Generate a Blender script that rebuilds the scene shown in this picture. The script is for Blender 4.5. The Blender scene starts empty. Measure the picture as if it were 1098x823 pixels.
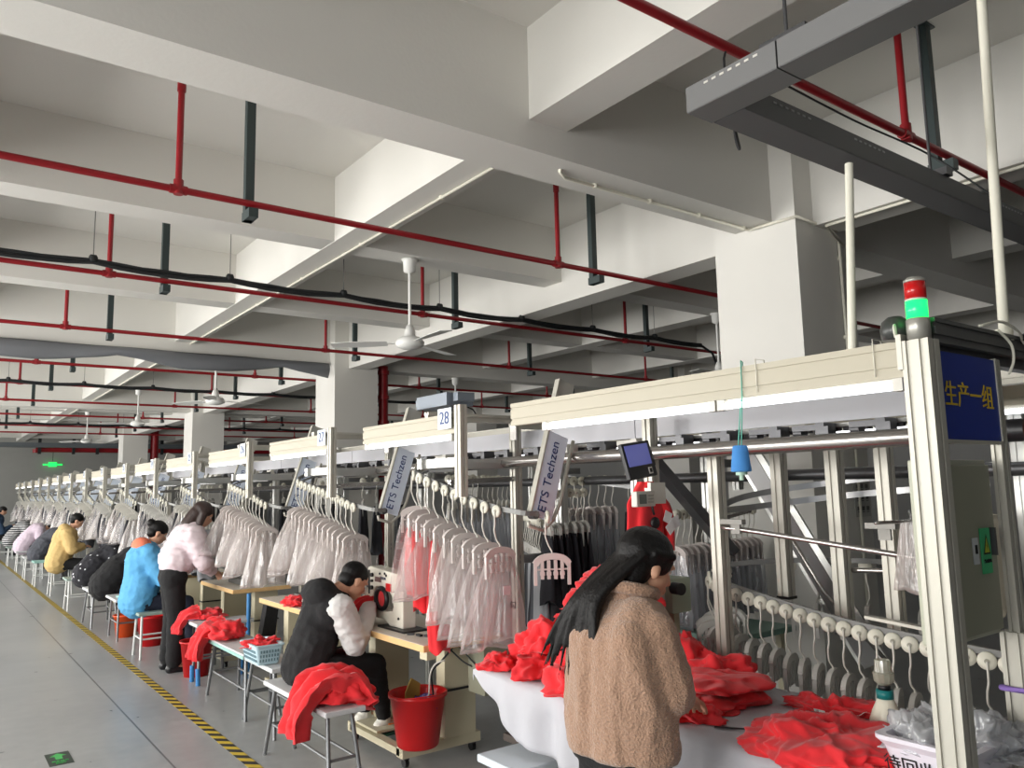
WINW = 300.; EXPO = .35
import bpy, bmesh, math, random
from mathutils import Vector, Matrix, noise, Quaternion
R = random.Random(7)
SC = bpy.context.scene
COL = SC.collection
PI = math.pi
V = Vector

# ------------------------------------------------------------------ materials
def lin(c):
    return tuple(((v/255.)/12.92 if v/255. <= .04045 else ((v/255.+.055)/1.055)**2.4) for v in c)
MATS = {}
def mat(name, rgb, rough=.6, metal=0., bump=0., bscale=60., var=0., vscale=4., emit=None, estr=0., spec=.5, sheen=0., coat=0., var2=None):
    if name in MATS: return MATS[name]
    m = bpy.data.materials.new(name); m.use_nodes = True
    nt = m.node_tree; b = nt.nodes['Principled BSDF']
    c = lin(rgb); b.inputs['Base Color'].default_value = (*c, 1)
    b.inputs['Roughness'].default_value = rough; b.inputs['Metallic'].default_value = metal
    b.inputs['Specular IOR Level'].default_value = spec
    b.inputs['Sheen Weight'].default_value = sheen
    b.inputs['Coat Weight'].default_value = coat
    tc = nt.nodes.new('ShaderNodeTexCoord')
    if var > 0:
        n = nt.nodes.new('ShaderNodeTexNoise'); n.inputs['Scale'].default_value = vscale; n.inputs['Detail'].default_value = 4
        nt.links.new(tc.outputs['Object'], n.inputs['Vector'])
        r = nt.nodes.new('ShaderNodeMix'); r.data_type = 'RGBA'
        r.inputs[6].default_value = (*[max(0, x*(1-var)) for x in c], 1)
        r.inputs[7].default_value = (*(lin(var2) if var2 else [min(1, x*(1+var)) for x in c]), 1)
        nt.links.new(n.outputs['Fac'], r.inputs[0]); nt.links.new(r.outputs[2], b.inputs['Base Color'])
    if bump > 0:
        n2 = nt.nodes.new('ShaderNodeTexNoise'); n2.inputs['Scale'].default_value = bscale; n2.inputs['Detail'].default_value = 3
        nt.links.new(tc.outputs['Object'], n2.inputs['Vector'])
        bp = nt.nodes.new('ShaderNodeBump'); bp.inputs['Strength'].default_value = bump; bp.inputs['Distance'].default_value = .01
        nt.links.new(n2.outputs['Fac'], bp.inputs['Height']); nt.links.new(bp.outputs['Normal'], b.inputs['Normal'])
    if emit:
        b.inputs['Emission Color'].default_value = (*lin(emit), 1); b.inputs['Emission Strength'].default_value = estr
    MATS[name] = m
    return m

def film(name, rgb, alpha, rough=.25, scale=14.):
    if name in MATS: return MATS[name]
    m = bpy.data.materials.new(name); m.use_nodes = True; nt = m.node_tree; nt.nodes.clear()
    N = nt.nodes.new; L = nt.links.new
    out = N('ShaderNodeOutputMaterial'); tr = N('ShaderNodeBsdfTransparent'); df = N('ShaderNodeBsdfDiffuse'); gl = N('ShaderNodeBsdfGlossy')
    tl = N('ShaderNodeBsdfTranslucent'); tl.inputs['Color'].default_value = (*lin(rgb), 1)
    df.inputs['Color'].default_value = (*lin(rgb), 1); gl.inputs['Roughness'].default_value = rough
    gl.inputs['Color'].default_value = (.9, .9, .9, 1)
    tc = N('ShaderNodeTexCoord'); mp = N('ShaderNodeMapping'); mp.inputs['Scale'].default_value = (1, 1, .25)
    nz = N('ShaderNodeTexNoise'); nz.inputs['Scale'].default_value = scale; nz.inputs['Detail'].default_value = 3; nz.inputs['Distortion'].default_value = 1.2
    L(tc.outputs['Object'], mp.inputs['Vector']); L(mp.outputs['Vector'], nz.inputs['Vector'])
    bp = N('ShaderNodeBump'); bp.inputs['Strength'].default_value = .9; bp.inputs['Distance'].default_value = .03
    L(nz.outputs['Fac'], bp.inputs['Height']); L(bp.outputs['Normal'], gl.inputs['Normal']); L(bp.outputs['Normal'], df.inputs['Normal'])
    m0 = N('ShaderNodeMixShader'); m0.inputs[0].default_value = .45; L(df.outputs[0], m0.inputs[1]); L(tl.outputs[0], m0.inputs[2])
    m1 = N('ShaderNodeMixShader'); m1.inputs[0].default_value = .22; L(m0.outputs[0], m1.inputs[1]); L(gl.outputs[0], m1.inputs[2])
    lw = N('ShaderNodeLayerWeight'); lw.inputs['Blend'].default_value = .35
    ma = N('ShaderNodeMath'); ma.operation = 'MULTIPLY_ADD'; ma.inputs[1].default_value = .5; ma.inputs[2].default_value = alpha
    L(lw.outputs['Facing'], ma.inputs[0])
    m2 = N('ShaderNodeMixShader'); L(ma.outputs[0], m2.inputs[0]); L(tr.outputs[0], m2.inputs[1]); L(m1.outputs[0], m2.inputs[2])
    L(m2.outputs[0], out.inputs['Surface'])
    MATS[name] = m
    return m

# ------------------------------------------------------------------ objects
def tag(o, label=None, cat=None, group=None, kind=None):
    if label: o['label'] = label
    if cat: o['category'] = cat
    if group: o['group'] = group
    if kind: o['kind'] = kind
    return o

def thing(name, label, cat, loc=(0, 0, 0), rz=0., group=None):
    o = bpy.data.objects.new(name, None); COL.objects.link(o)
    o.location = loc; o.rotation_euler = (0, 0, rz); o.empty_display_size = .05
    return tag(o, label, cat, group)

def link_mesh(name, me, parent=None, loc=None):
    o = bpy.data.objects.new(name, me); COL.objects.link(o)
    if parent: o.parent = parent
    if loc is not None: o.location = loc
    return o

class MB:
    """collects primitives; build() links them as one mesh object"""
    def __init__(s): s.v = []; s.f = []; s.sm = []
    def add(s, vs, fs, smooth=False, M=None):
        n = len(s.v)
        for p in vs:
            s.v.append(tuple(M @ V(p)) if M else tuple(p))
        for f in fs:
            s.f.append(tuple(i+n for i in f)); s.sm.append(smooth)
        return s
    def box(s, c, d, rz=0., M=None):
        x, y, z = d[0]/2, d[1]/2, d[2]/2
        vs = [(-x, -y, -z), (x, -y, -z), (x, y, -z), (-x, y, -z), (-x, -y, z), (x, -y, z), (x, y, z), (-x, y, z)]
        fs = [(3, 2, 1, 0), (4, 5, 6, 7), (0, 1, 5, 4), (1, 2, 6, 5), (2, 3, 7, 6), (3, 0, 4, 7)]
        T = Matrix.Translation(V(c)) @ Matrix.Rotation(rz, 4, 'Z')
        if M: T = M @ T
        return s.add(vs, fs, False, T)
    def bbox(s, x0, x1, y0, y1, z0, z1):
        return s.box(((x0+x1)/2, (y0+y1)/2, (z0+z1)/2), (abs(x1-x0), abs(y1-y0), abs(z1-z0)))
    def prism(s, poly, y0, y1, M=None, smooth=False):
        """poly: (x,z) outline extruded along y"""
        n = len(poly)
        vs = [(a, y0, b) for a, b in poly] + [(a, y1, b) for a, b in poly]
        fs = [(i, (i+1) % n, (i+1) % n+n, i+n) for i in range(n)] + [tuple(range(n-1, -1, -1)), tuple(range(n, 2*n))]
        return s.add(vs, fs, smooth, M)
    def frame(s, p0, p1, up=(0, 0, 1)):
        p0, p1 = V(p0), V(p1); d = p1-p0; L = d.length; z = d.normalized()
        up = V(up)
        if abs(z.dot(up)) > .98: up = V((1, 0, 0))
        x = up.cross(z).normalized(); y = z.cross(x)
        return Matrix(((x.x, y.x, z.x, p0.x), (x.y, y.y, z.y, p0.y), (x.z, y.z, z.z, p0.z), (0, 0, 0, 1))), L
    def bar(s, p0, p1, w, h, up=(0, 0, 1)):
        M, L = s.frame(p0, p1, up)
        return s.box((0, 0, L/2), (w, h, L), M=M)
    def extr(s, p0, p1, w, h, up=(0, 0, 1), slots=1):
        """grooved aluminium extrusion"""
        M, L = s.frame(p0, p1, up)
        pts = []
        g, dp = .006, .007
        def side(a, b):
            a, b = V((a[0], a[1], 0)), V((b[0], b[1], 0)); d = (b-a); l = d.length; u = d.normalized(); nrm = V((-u.y, u.x, 0))
            ns = 2 if l > .07 else 1
            out = [a]
            for k in range(ns):
                t = l*(k+.5)/ns
                out += [a+u*(t-g), a+u*(t-g)+nrm*dp, a+u*(t+g)+nrm*dp, a+u*(t+g)]
            return out
        c = [(-w/2, -h/2), (w/2, -h/2), (w/2, h/2), (-w/2, h/2)]
        for i in range(4): pts += side(c[i], c[(i+1) % 4])
        n = len(pts)
        vs = [(p.x, p.y, 0) for p in pts] + [(p.x, p.y, L) for p in pts]
        fs = [(i, (i+1) % n, (i+1) % n+n, i+n) for i in range(n)] + [tuple(range(n-1, -1, -1)), tuple(range(n, 2*n))]
        return s.add(vs, fs, False, M)
    def cyl(s, p0, p1, r0, r1=None, n=16, caps=True, smooth=True):
        if r1 is None: r1 = r0
        M, L = s.frame(p0, p1)
        vs = [(r0*math.cos(2*PI*i/n), r0*math.sin(2*PI*i/n), 0) for i in range(n)] + [(r1*math.cos(2*PI*i/n), r1*math.sin(2*PI*i/n), L) for i in range(n)]
        fs = [(i, (i+1) % n, (i+1) % n+n, i+n) for i in range(n)]
        s.add(vs, fs, smooth, M)
        if caps: s.add(vs, [tuple(range(n-1, -1, -1)), tuple(range(n, 2*n))], False, M)
        return s
    def tube(s, path, r, n=8, smooth=True, flat=None, closed=False):
        """sweep a ring (or flat (w,h) rectangle) along a polyline"""
        P = [V(p) for p in path]; rings = []
        prev = None
        for i, p in enumerate(P):
            a = P[i-1] if i else (P[-1] if closed else P[0]); b = P[i+1] if i < len(P)-1 else (P[0] if closed else P[-1])
            t = (b-a).normalized()
            if flat:
                side = t.cross(V((0, 0, 1)));
                if side.length < 1e-4: side = prev or V((1, 0, 0))
                side.normalize(); prev = side; u = side.cross(t).normalized()
                w, h = flat
                rings.append([p+side*w/2+u*h/2, p-side*w/2+u*h/2, p-side*w/2-u*h/2, p+side*w/2-u*h/2])
            else:
                if prev is None:
                    q = V((0, 0, 1)) if abs(t.z) < .9 else V((1, 0, 0))
                    prev = t.cross(q).normalized()
                side = (prev - t*prev.dot(t)).normalized(); prev = side; u = t.cross(side)
                rr = r[i] if isinstance(r, (list, tuple)) else r
                rings.append([p+side*rr*math.cos(2*PI*k/n)+u*rr*math.sin(2*PI*k/n) for k in range(n)])
        m = len(rings[0]); vs = [tuple(q) for rg in rings for q in rg]; fs = []
        K = len(rings)
        for i in range(K if closed else K-1):
            j = (i+1) % K
            for k in range(m): fs.append((i*m+k, i*m+(k+1) % m, j*m+(k+1) % m, j*m+k))
        if not closed: fs += [tuple(range(m-1, -1, -1)), tuple((K-1)*m+k for k in range(m))]
        return s.add(vs, fs, smooth and not flat)
    def lathe(s, prof, c=(0, 0, 0), n=24, M=None, smooth=True, sx=1., sy=1.):
        """prof: (r,z) list"""
        vs = []; fs = []
        for r, z in prof:
            for k in range(n): vs.append((c[0]+sx*r*math.cos(2*PI*k/n), c[1]+sy*r*math.sin(2*PI*k/n), c[2]+z))
        for i in range(len(prof)-1):
            for k in range(n): fs.append((i*n+k, i*n+(k+1) % n, (i+1)*n+(k+1) % n, (i+1)*n+k))
        fs += [tuple(range(n-1, -1, -1)), tuple((len(prof)-1)*n+k for k in range(n))]
        return s.add(vs, fs, smooth, M)
    def ell(s, c, r, rot=None, nu=16, nv=10):
        vs = []; fs = []
        r = (r, r, r) if isinstance(r, (int, float)) else r
        for j in range(1, nv):
            for i in range(nu):
                th = PI*j/nv; ph = 2*PI*i/nu
                vs.append((r[0]*math.sin(th)*math.cos(ph), r[1]*math.sin(th)*math.sin(ph), r[2]*math.cos(th)))
        vs += [(0, 0, r[2]), (0, 0, -r[2])]; a = len(vs)-2; b = len(vs)-1
        for j in range(nv-2):
            for i in range(nu): fs.append((j*nu+i, (j+1)*nu+i, (j+1)*nu+(i+1) % nu, j*nu+(i+1) % nu))
        for i in range(nu):
            fs.append((a, i, (i+1) % nu)); fs.append((b, (nv-2)*nu+(i+1) % nu, (nv-2)*nu+i))
        M = Matrix.Translation(V(c)) @ (rot.to_4x4() if rot else Matrix.Identity(4))
        return s.add(vs, fs, True, M)
    def cap(s, p0, p1, r0, r1=None, n=12):
        """tapered capsule"""
        if r1 is None: r1 = r0
        s.ell(p0, r0, nu=n, nv=8); s.ell(p1, r1, nu=n, nv=8); s.cyl(p0, p1, r0, r1, n=n)
        return s
    def mesh(s, name, m):
        me = bpy.data.meshes.new(name); me.from_pydata(s.v, [], s.f); me.update()
        me.polygons.foreach_set('use_smooth', s.sm)
        if m: me.materials.append(m)
        return me
    def build(s, name, m, parent=None, world=False, loc=None, bevel=0., kind=None):
        if world and parent is not None:
            off = V((0, 0, 0)); q = parent
            while q: off += V(q.location); q = q.parent
            s.v = [tuple(V(p)-off) for p in s.v]
        me = s.mesh(name, m)
        if bevel:
            bm = bmesh.new(); bm.from_mesh(me)
            eds = [e for e in bm.edges if len(e.link_faces) == 2 and e.calc_face_angle(0) > .6]
            bmesh.ops.bevel(bm, geom=eds, offset=bevel, segments=2, affect='EDGES', profile=.5)
            bm.to_mesh(me); bm.free()
        o = link_mesh(name, me, parent, loc)
        if kind: o['kind'] = kind
        return o

def copy_tree(o, parent=None):
    c = o.copy(); COL.objects.link(c); c.parent = parent
    for ch in list(o.children): copy_tree(ch, c)
    return c

def struct(name, mb, m):
    return mb.build(name, m, kind='structure')

def remesh(mb, voxel, smooth_it=2, disp=None, name='blob'):
    me = mb.mesh(name, None); o = bpy.data.objects.new('tmp', me); COL.objects.link(o)
    md = o.modifiers.new('r', 'REMESH'); md.mode = 'VOXEL'; md.voxel_size = voxel; md.use_smooth_shade = True
    if smooth_it:
        sm = o.modifiers.new('s', 'SMOOTH'); sm.iterations = smooth_it; sm.factor = .5
    dg = bpy.context.evaluated_depsgraph_get()
    out = bpy.data.meshes.new_from_object(o.evaluated_get(dg)); out.name = name
    bpy.data.objects.remove(o); bpy.data.meshes.remove(me)
    if disp:
        nr = [v.normal.copy() for v in out.vertices]
        for v, n_ in zip(out.vertices, nr): v.co = v.co + disp(v.co.copy(), n_)
        out.update()
    out.polygons.foreach_set('use_smooth', [True]*len(out.polygons))
    return out

def blob(name, mb, m, parent=None, voxel=.012, it=2, disp=None, origin=None):
    """remeshed union; mb is in world coordinates, origin = the parent's location"""
    if origin is not None: mb.v = [tuple(V(p)-V(origin)) for p in mb.v]
    me = remesh(mb, voxel, it, disp, name)
    me.materials.append(m)
    return link_mesh(name, me, parent)

def text_mesh(body, size, extr=.001):
    cu = bpy.data.curves.new('txt', 'FONT'); cu.body = body; cu.size = size; cu.extrude = extr
    cu.align_x = 'CENTER'; cu.align_y = 'CENTER'
    o = bpy.data.objects.new('tmp', cu); COL.objects.link(o)
    dg = bpy.context.evaluated_depsgraph_get()
    me = bpy.data.meshes.new_from_object(o.evaluated_get(dg))
    bpy.data.objects.remove(o)
    return me

def text(name, body, size, m, parent, M, bold=0.):
    """text mesh put at local matrix M (text reads along +x, up +y, faces +z)"""
    me = text_mesh(body, size); me.materials.clear(); me.materials.append(m)
    me.transform(M)
    return link_mesh(name, me, parent)

def basis(x, y, o):
    x = V(x).normalized(); y = V(y).normalized(); z = x.cross(y)
    return Matrix(((x.x, y.x, z.x, o[0]), (x.y, y.y, z.y, o[1]), (x.z, y.z, z.z, o[2]), (0, 0, 0, 1)))

def spline(pts, k=6):
    """Catmull-Rom through pts"""
    P = [V(p) for p in pts]; out = []
    for i in range(len(P)-1):
        a = P[i-1] if i else P[0]*2-P[1]; b = P[i]; c = P[i+1]; d = P[i+2] if i < len(P)-2 else P[-1]*2-P[-2]
        for j in range(k):
            t = j/k
            out.append(.5*((2*b)+(c-a)*t+(2*a-5*b+4*c-d)*t*t+(3*b-a-3*c+d)*t**3))
    out.append(P[-1]); return out

def ridged(p, s=1., o=3):
    v = 0; a = 1; t = 0
    for i in range(o):
        n_ = 1-abs(noise.noise(p*s)); v += a*n_*n_; t += a; a *= .5; s *= 2.1
    return v/t
# ------------------------------------------------------------------ palette
PAINT = mat('white_paint', (214, 212, 206), .75, bump=.08, bscale=40, var=.03, vscale=1.5)
COLM = mat('column_paint', (216, 214, 208), .75, var=.03, vscale=2)
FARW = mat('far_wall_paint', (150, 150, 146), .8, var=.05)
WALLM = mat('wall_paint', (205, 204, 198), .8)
RED = mat("red_pipe_paint", (140, 16, 26), .4, spec=.5)
GREENST = mat('dark_green_steel', (46, 58, 58), .5)
CABLE = mat('black_cable', (24, 27, 29), .6)
WIRE = mat('wire_steel', (120, 120, 118), .4, .6)
CONDUIT = mat('cream_conduit', (226, 223, 208), .5)
TRAYM = mat('grey_tray_steel', (112, 112, 112), .5, .2)
ALU = mat('aluminium', (200, 200, 196), .32, .75, bump=.02, bscale=200)
ALUL = mat('pale_aluminium', (192, 189, 178), .42, .3)
BEAMM = mat('cream_beam', (178, 171, 152), .45)
ALUD = mat('dull_aluminium', (150, 150, 150), .35, .8)
STEEL = mat('brushed_steel', (176, 172, 168), .25, .9)
STEELD = mat('dark_steel', (92, 92, 94), .4, .7)
PANEL = mat('white_panel', (204, 204, 210), .4)
BLACKP = mat('black_plastic', (22, 22, 25), .4)
DARKP = mat('dark_rubber', (38, 38, 40), .7)
WHITEP = mat('white_plastic', (206, 203, 194), .35)
PINKP = mat('pinkish_white_plastic', (206, 197, 193), .4)
WHEELM = mat('cream_wheel', (216, 213, 198), .4)
HUBM = mat('grey_hub', (150, 146, 132), .4)
TUBE = mat('lit_tube', (255, 255, 255), .4, emit=(246, 250, 255), estr=3.2)
SIGNB = mat('blue_sign', (10, 44, 140), .5)
YEL = mat('yellow_paint', (214, 182, 40), .5)
OLIVE = mat('cabinet_paint', (176, 178, 160), .45)
OLIVEL = mat('pale_green_paint', (205, 214, 186), .5)
CREAMST = mat('cream_painted_steel', (206, 198, 170), .45)
REDF = mat('red_fabric', (226, 38, 46), .85, bump=.12, bscale=260, var=.05, vscale=12, sheen=.2)
WOOD = mat('pale_wood_edge', (222, 184, 128), .55, var=.12, vscale=20)
TABTOP = mat('table_laminate', (222, 214, 200), .45, var=.05, vscale=6)
FLEECE = mat('tan_fleece', (168, 134, 111), 1., bump=1., bscale=130, var=.3, vscale=140, sheen=.4)
SKIN = mat('skin', (206, 158, 130), .55, var=.04, vscale=20)
HAIR = mat('black_hair', (14, 12, 12), .5, bump=.3, bscale=120, spec=.25)
BROWNHAIR = mat('dark_brown_hair', (50, 34, 30), .4, bump=.4, bscale=120)
BLACKC = mat('black_cloth', (24, 24, 26), .9, bump=.3, bscale=90)
WHITEC = mat('white_cloth', (208, 208, 206), .9, bump=.15, bscale=90)
SHEET = mat('white_tablecloth', (184, 184, 190), .8, bump=.2, bscale=30, var=.04, vscale=9)
BUCKET = mat('red_plastic', (200, 20, 24), .35)
BAG = film('clear_film', (236, 228, 226), .20)
BAGP = film('milky_film', (240, 232, 228), .34)
BAGG = film('grey_film', (214, 216, 222), .36)
TEAL = mat('teal_board', (150, 196, 188), .5)
WHITEB = mat('white_board', (204, 206, 208), .45, var=.04)
LEGM = mat('grey_legs', (130, 132, 134), .4, .6)
INK = mat('black_ink', (20, 20, 24), .6)
BLUEINK = mat('blue_ink', (38, 62, 120), .5)
# ------------------------------------------------------------------ room
X0, X1, Y0, Y1, ZC = -4.6, 17., -5., 34.5, 4.28
def floor_mat():
    m = bpy.data.materials.new('epoxy_floor'); m.use_nodes = True; nt = m.node_tree; N = nt.nodes.new; L = nt.links.new
    b = nt.nodes['Principled BSDF']
    tc = N('ShaderNodeTexCoord'); n1 = N('ShaderNodeTexNoise'); n1.inputs['Scale'].default_value = .55; n1.inputs['Detail'].default_value = 5
    L(tc.outputs['Object'], n1.inputs['Vector'])
    n2 = N('ShaderNodeTexNoise'); n2.inputs['Scale'].default_value = 9; n2.inputs['Detail'].default_value = 6; L(tc.outputs['Object'], n2.inputs['Vector'])
    mx = N('ShaderNodeMix'); mx.data_type = 'RGBA'; mx.inputs[6].default_value = (*lin((142, 145, 147)), 1); mx.inputs[7].default_value = (*lin((172, 174, 174)), 1)
    a = N('ShaderNodeMath'); a.operation = 'MULTIPLY_ADD'; a.inputs[1].default_value = .35; L(n2.outputs['Fac'], a.inputs[0]); 
    s = N('ShaderNodeMath'); s.operation = 'MULTIPLY'; s.inputs[1].default_value = .65; L(n1.outputs['Fac'], s.inputs[0]); L(s.outputs[0], a.inputs[2])
    rp = N('ShaderNodeMapRange'); rp.inputs[1].default_value = .35; rp.inputs[2].default_value = .65; L(a.outputs[0], rp.inputs[0]); L(rp.outputs[0], mx.inputs[0])
    # saw-cut joints
    sx = N('ShaderNodeSeparateXYZ'); L(tc.outputs['Object'], sx.inputs[0])
    su = N('ShaderNodeMath'); su.operation = 'SUBTRACT'; su.inputs[1].default_value = 1.326; L(sx.outputs[0], su.inputs[0])
    ab = N('ShaderNodeMath'); ab.operation = 'ABSOLUTE'; L(su.outputs[0], ab.inputs[0])
    lt = N('ShaderNodeMath'); lt.operation = 'LESS_THAN'; lt.inputs[1].default_value = .006; L(ab.outputs[0], lt.inputs[0])
    m2 = N('ShaderNodeMix'); m2.data_type = 'RGBA'; m2.inputs[7].default_value = (*lin((92, 94, 96)), 1)
    L(lt.outputs[0], m2.inputs[0]); L(mx.outputs[2], m2.inputs[6])
    # small dark scuffs
    v = N('ShaderNodeTexNoise'); v.inputs['Scale'].default_value = 5.; v.inputs['Detail'].default_value = 2; v.inputs['Roughness'].default_value = .4; L(tc.outputs['Object'], v.inputs['Vector'])
    g = N('ShaderNodeMapRange'); g.inputs[1].default_value = .74; g.inputs[2].default_value = .78; L(v.outputs['Fac'], g.inputs[0])
    m3 = N('ShaderNodeMix'); m3.data_type = 'RGBA'; m3.inputs[7].default_value = (*lin((84, 84, 84)), 1); L(g.outputs[0], m3.inputs[0]); L(m2.outputs[2], m3.inputs[6])
    L(m3.outputs[2], b.inputs['Base Color'])
    rr = N('ShaderNodeMapRange'); rr.inputs[3].default_value = .22; rr.inputs[4].default_value = .42; L(n2.outputs['Fac'], rr.inputs[0]); L(rr.outputs[0], b.inputs['Roughness'])
    b.inputs['Specular IOR Level'].default_value = .45
    return m
struct('floor', MB().bbox(X0, X1, Y0, Y1, -.2, 0), floor_mat())
struct('ceiling', MB().bbox(X0, X1, Y0, Y1, ZC, ZC+.2), PAINT)
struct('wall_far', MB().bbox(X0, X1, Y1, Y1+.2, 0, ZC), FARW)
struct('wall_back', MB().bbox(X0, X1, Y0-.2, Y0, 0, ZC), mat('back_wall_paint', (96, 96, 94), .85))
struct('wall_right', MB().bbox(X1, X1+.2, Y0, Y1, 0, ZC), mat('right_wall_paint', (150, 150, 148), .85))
# window wall on the left, openings 3.4 m wide
wl = MB(); WIN = []
ys = [-4.6+3.97*i for i in range(10)]
wl.bbox(X0-.2, X0, Y0, Y1, 0, .9); wl.bbox(X0-.2, X0, Y0, Y1, 3.3, ZC)
prev = Y0
for y in ys:
    a, b_ = y+.25, y+3.65
    wl.bbox(X0-.2, X0, prev, a, .9, 3.3); WIN.append((a, b_)); prev = b_
wl.bbox(X0-.2, X0, prev, Y1, .9, 3.3)
struct('wall_left', wl, WALLM)
FR = mat('window_frame_paint', (225, 225, 222), .4)
for i, (a, b_) in enumerate(WIN):
    w = MB()
    for yy in (a+.03, (a+b_)/2, b_-.03): w.bbox(X0-.13, X0-.07, yy-.03, yy+.03, .9, 3.3)
    for zz in (.93, 2.3, 3.27): w.bbox(X0-.13, X0-.07, a, b_, zz-.03, zz+.03)
    struct('window_%d' % (i+1), w, FR)
# beams: mains along X at the column rows, mains along Y on the column lines, secondaries between
n = 0
for k in range(-1, 5):
    yc = 3.485+7.93*k
    if yc > Y1: break
    if yc > Y0: struct('ceiling_beam', MB().bbox(X0, X1, yc-.165, yc+.165, 3.54, ZC), PAINT)
    for j in (1, 2):
        y2 = yc+7.93*j/3
        if Y0 < y2 < Y1: struct('ceiling_beam', MB().bbox(X0, X1, y2-.14, y2+.14, 3.724, ZC), PAINT)
for x, z in ((-2.82, 3.5), (-.3, 3.72), (2.78, 3.72), (5.28, 3.5), (7.9, 3.72), (10.5, 3.72), (13.2, 3.5)):
    w = .15 if z < 3.6 else .14
    struct('ceiling_beam', MB().bbox(x-w, x+w, Y0, Y1, z, ZC), PAINT)
for k in range(-1, 4):
    for cx in (-2.7, 5.26, 13.2):
        yc = 3.49+7.93*k
        if yc < Y0+.4: continue
        if yc > Y1: continue
        struct('pillar', MB().bbox(cx-.36, cx+.36, yc-.36, yc+.36, 0, ZC), COLM)
# conduits clipped to beams
def conduit(label, pts, clips=()):
    t = thing('conduit', label, 'pipe', pts[0])
    MB().tube(spline(pts, 1) if len(pts) < 3 else pts, .011, 8).build('pipe', CONDUIT, t, world=True)
    for c in clips: MB().cyl((c[0], c[1], c[2]-.014), (c[0], c[1], c[2]+.012), .018, n=10).build('clip', CONDUIT, t, world=True)
conduit('long cream conduit along the underside of the cross beam running away from the camera', [(2.84, 3.75, 3.705), (2.84, 30., 3.705)], [(2.84, 4.6+1.3*i, 3.705) for i in range(8)])
conduit('cream conduit with a bent end clipped under the big beam, ending at the near pillar', [(2.95, 3.40, 3.60), (2.97, 3.45, 3.53), (3.05, 3.5, 3.525), (4.86, 3.5, 3.525), (4.88, 3.3, 3.525), (4.885, 3.11, 3.52), (5.4, 3.11, 3.5)], [(3.3+.5*i, 3.5, 3.528) for i in range(4)])
conduit('cream conduit running down the shaded side of the near pillar', [(5.3, 3.11, 3.5), (5.42, 3.11, 3.45), (5.43, 3.11, 2.2), (5.43, 3.11, .3)], [(5.43, 3.115, 3.3), (5.43, 3.115, 2.7)])
conduit('short cream conduit along the beam right of the near pillar', [(5.46, 3.1, 3.4), (5.16, 3.05, 3.485), (5.16, .6, 3.485)], [(5.16, 2.2, 3.49)])

# sprinkler lines
def sprinkler(y, k, lab, z=3.465, x0=-4.3, x1=12.7, r=.0215, dx=0.):
    t = thing('sprinkler_pipe', lab, 'pipe', (x0, y, z), group=None)
    MB().cyl((x0, y, z), (x1, y, z), r, n=12).build('main_pipe', RED, t, world=True)
    i = -1
    while True:
        x = 1.12+dx+2.98*i; i += 1
        if x > x1-.6: break
        xk = x+.44
        MB().cyl((x, y, z), (x, y, ZC-.13), r*.9, n=10).cyl((x, y, z-.03), (x, y, z+.06), r*1.35, n=10).cyl((x-.05, y, z), (x+.05, y, z), r*1.3, n=10).cyl((x, y, ZC-.19), (x, y, ZC-.13), r*1.2, n=10).build('drop_pipe', RED, t, world=True)
        MB().cyl((x, y, ZC-.13), (x, y, ZC-.07), .014, n=8).cyl((x, y, ZC-.075), (x, y, ZC-.07), .03, n=12).build('sprinkler_head', STEEL, t, world=True)
        xb = x+.44
        if abs(xb-10.5) < .3: xb = 10.8
        MB().bbox(xb-.028, xb+.028, y+.03, y+.08, z-.1, ZC).bbox(xb-.07, xb+.07, y+.02, y+.09, ZC-.01, ZC).bbox(xb-.03, xb+.03, y-.05, y+.09, z-.1, z-.04).build('bracket', GREENST, t, world=True)
    return t
SPY = [(1.925, 'thick red sprinkler pipe nearest the camera, passing behind the grey cable trunking'), (4.82, 'red sprinkler pipe with two risers crossing behind the near pillar'),
       (7.04, 'red sprinkler pipe running just under the sagging black cable bundle'), (9.55, 'red sprinkler pipe passing in front of the ceiling fan and the second pillar'),
       (12.3, 'red sprinkler pipe just beyond the second pillar, below the grey tarpaulin'), (14.65, 'red sprinkler pipe under the second black cable bundle from the camera'),
       (17.3, 'red sprinkler pipe just in front of the third pillar'), (20.3, 'red sprinkler pipe just beyond the third pillar'), (23.4, 'red sprinkler pipe under the third black cable bundle from the camera'), (26., 'red sprinkler pipe in front of the fourth pillar')]
for k, (y, lab) in enumerate(SPY): sprinkler(y, k, lab)
# cable bundles hung on thin wires
def cables(y, z, lab, x0=-4.3, x1=8.2, step=1.05, seed=1):
    rr = random.Random(seed); t = thing('cable_bundle', lab, 'cable', (x0, y, z))
    for s in range(3):
        pts = []; x = x0
        while x <= x1:
            ph = ((x-x0)/step) % 1
            pts.append((x, y+.012*math.cos(s*2.1), z+.012*math.sin(s*2.1)-(.012+.008*s)*4*ph*(1-ph)+rr.uniform(-.004, .004))); x += step/6
        if s == 0 : pts += [(x1+.15, y, z-.1), (x1+.3, y+.05, z-.25)]
        MB().tube(pts, .016, 7).build('cable', CABLE, t, world=True)
    x = x0
    while x <= x1:
        MB().cyl((x, y, z), (x, y, ZC), .004, n=5).build('hanging_wire', WIRE, t, world=True)
        MB().lathe([(.018, -.03), (.034, -.02), (.034, .02), (.018, .03)], n=10, M=Matrix.Translation((x, y, z+.02)) @ Matrix.Rotation(PI/2, 4, 'Y')).build('clamp', CABLE, t, world=True)
        x += step
cables(6.70, 3.46, 'black cable bundle sagging between thin wires, nearest the camera', seed=2)
cables(14.4, 3.46, 'black cable bundle, second from the camera, passing in front of the third pillar', x1=9.5, seed=3)
cables(22.6, 3.46, 'black cable bundle furthest from the camera', x1=9.5, seed=4)
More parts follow.
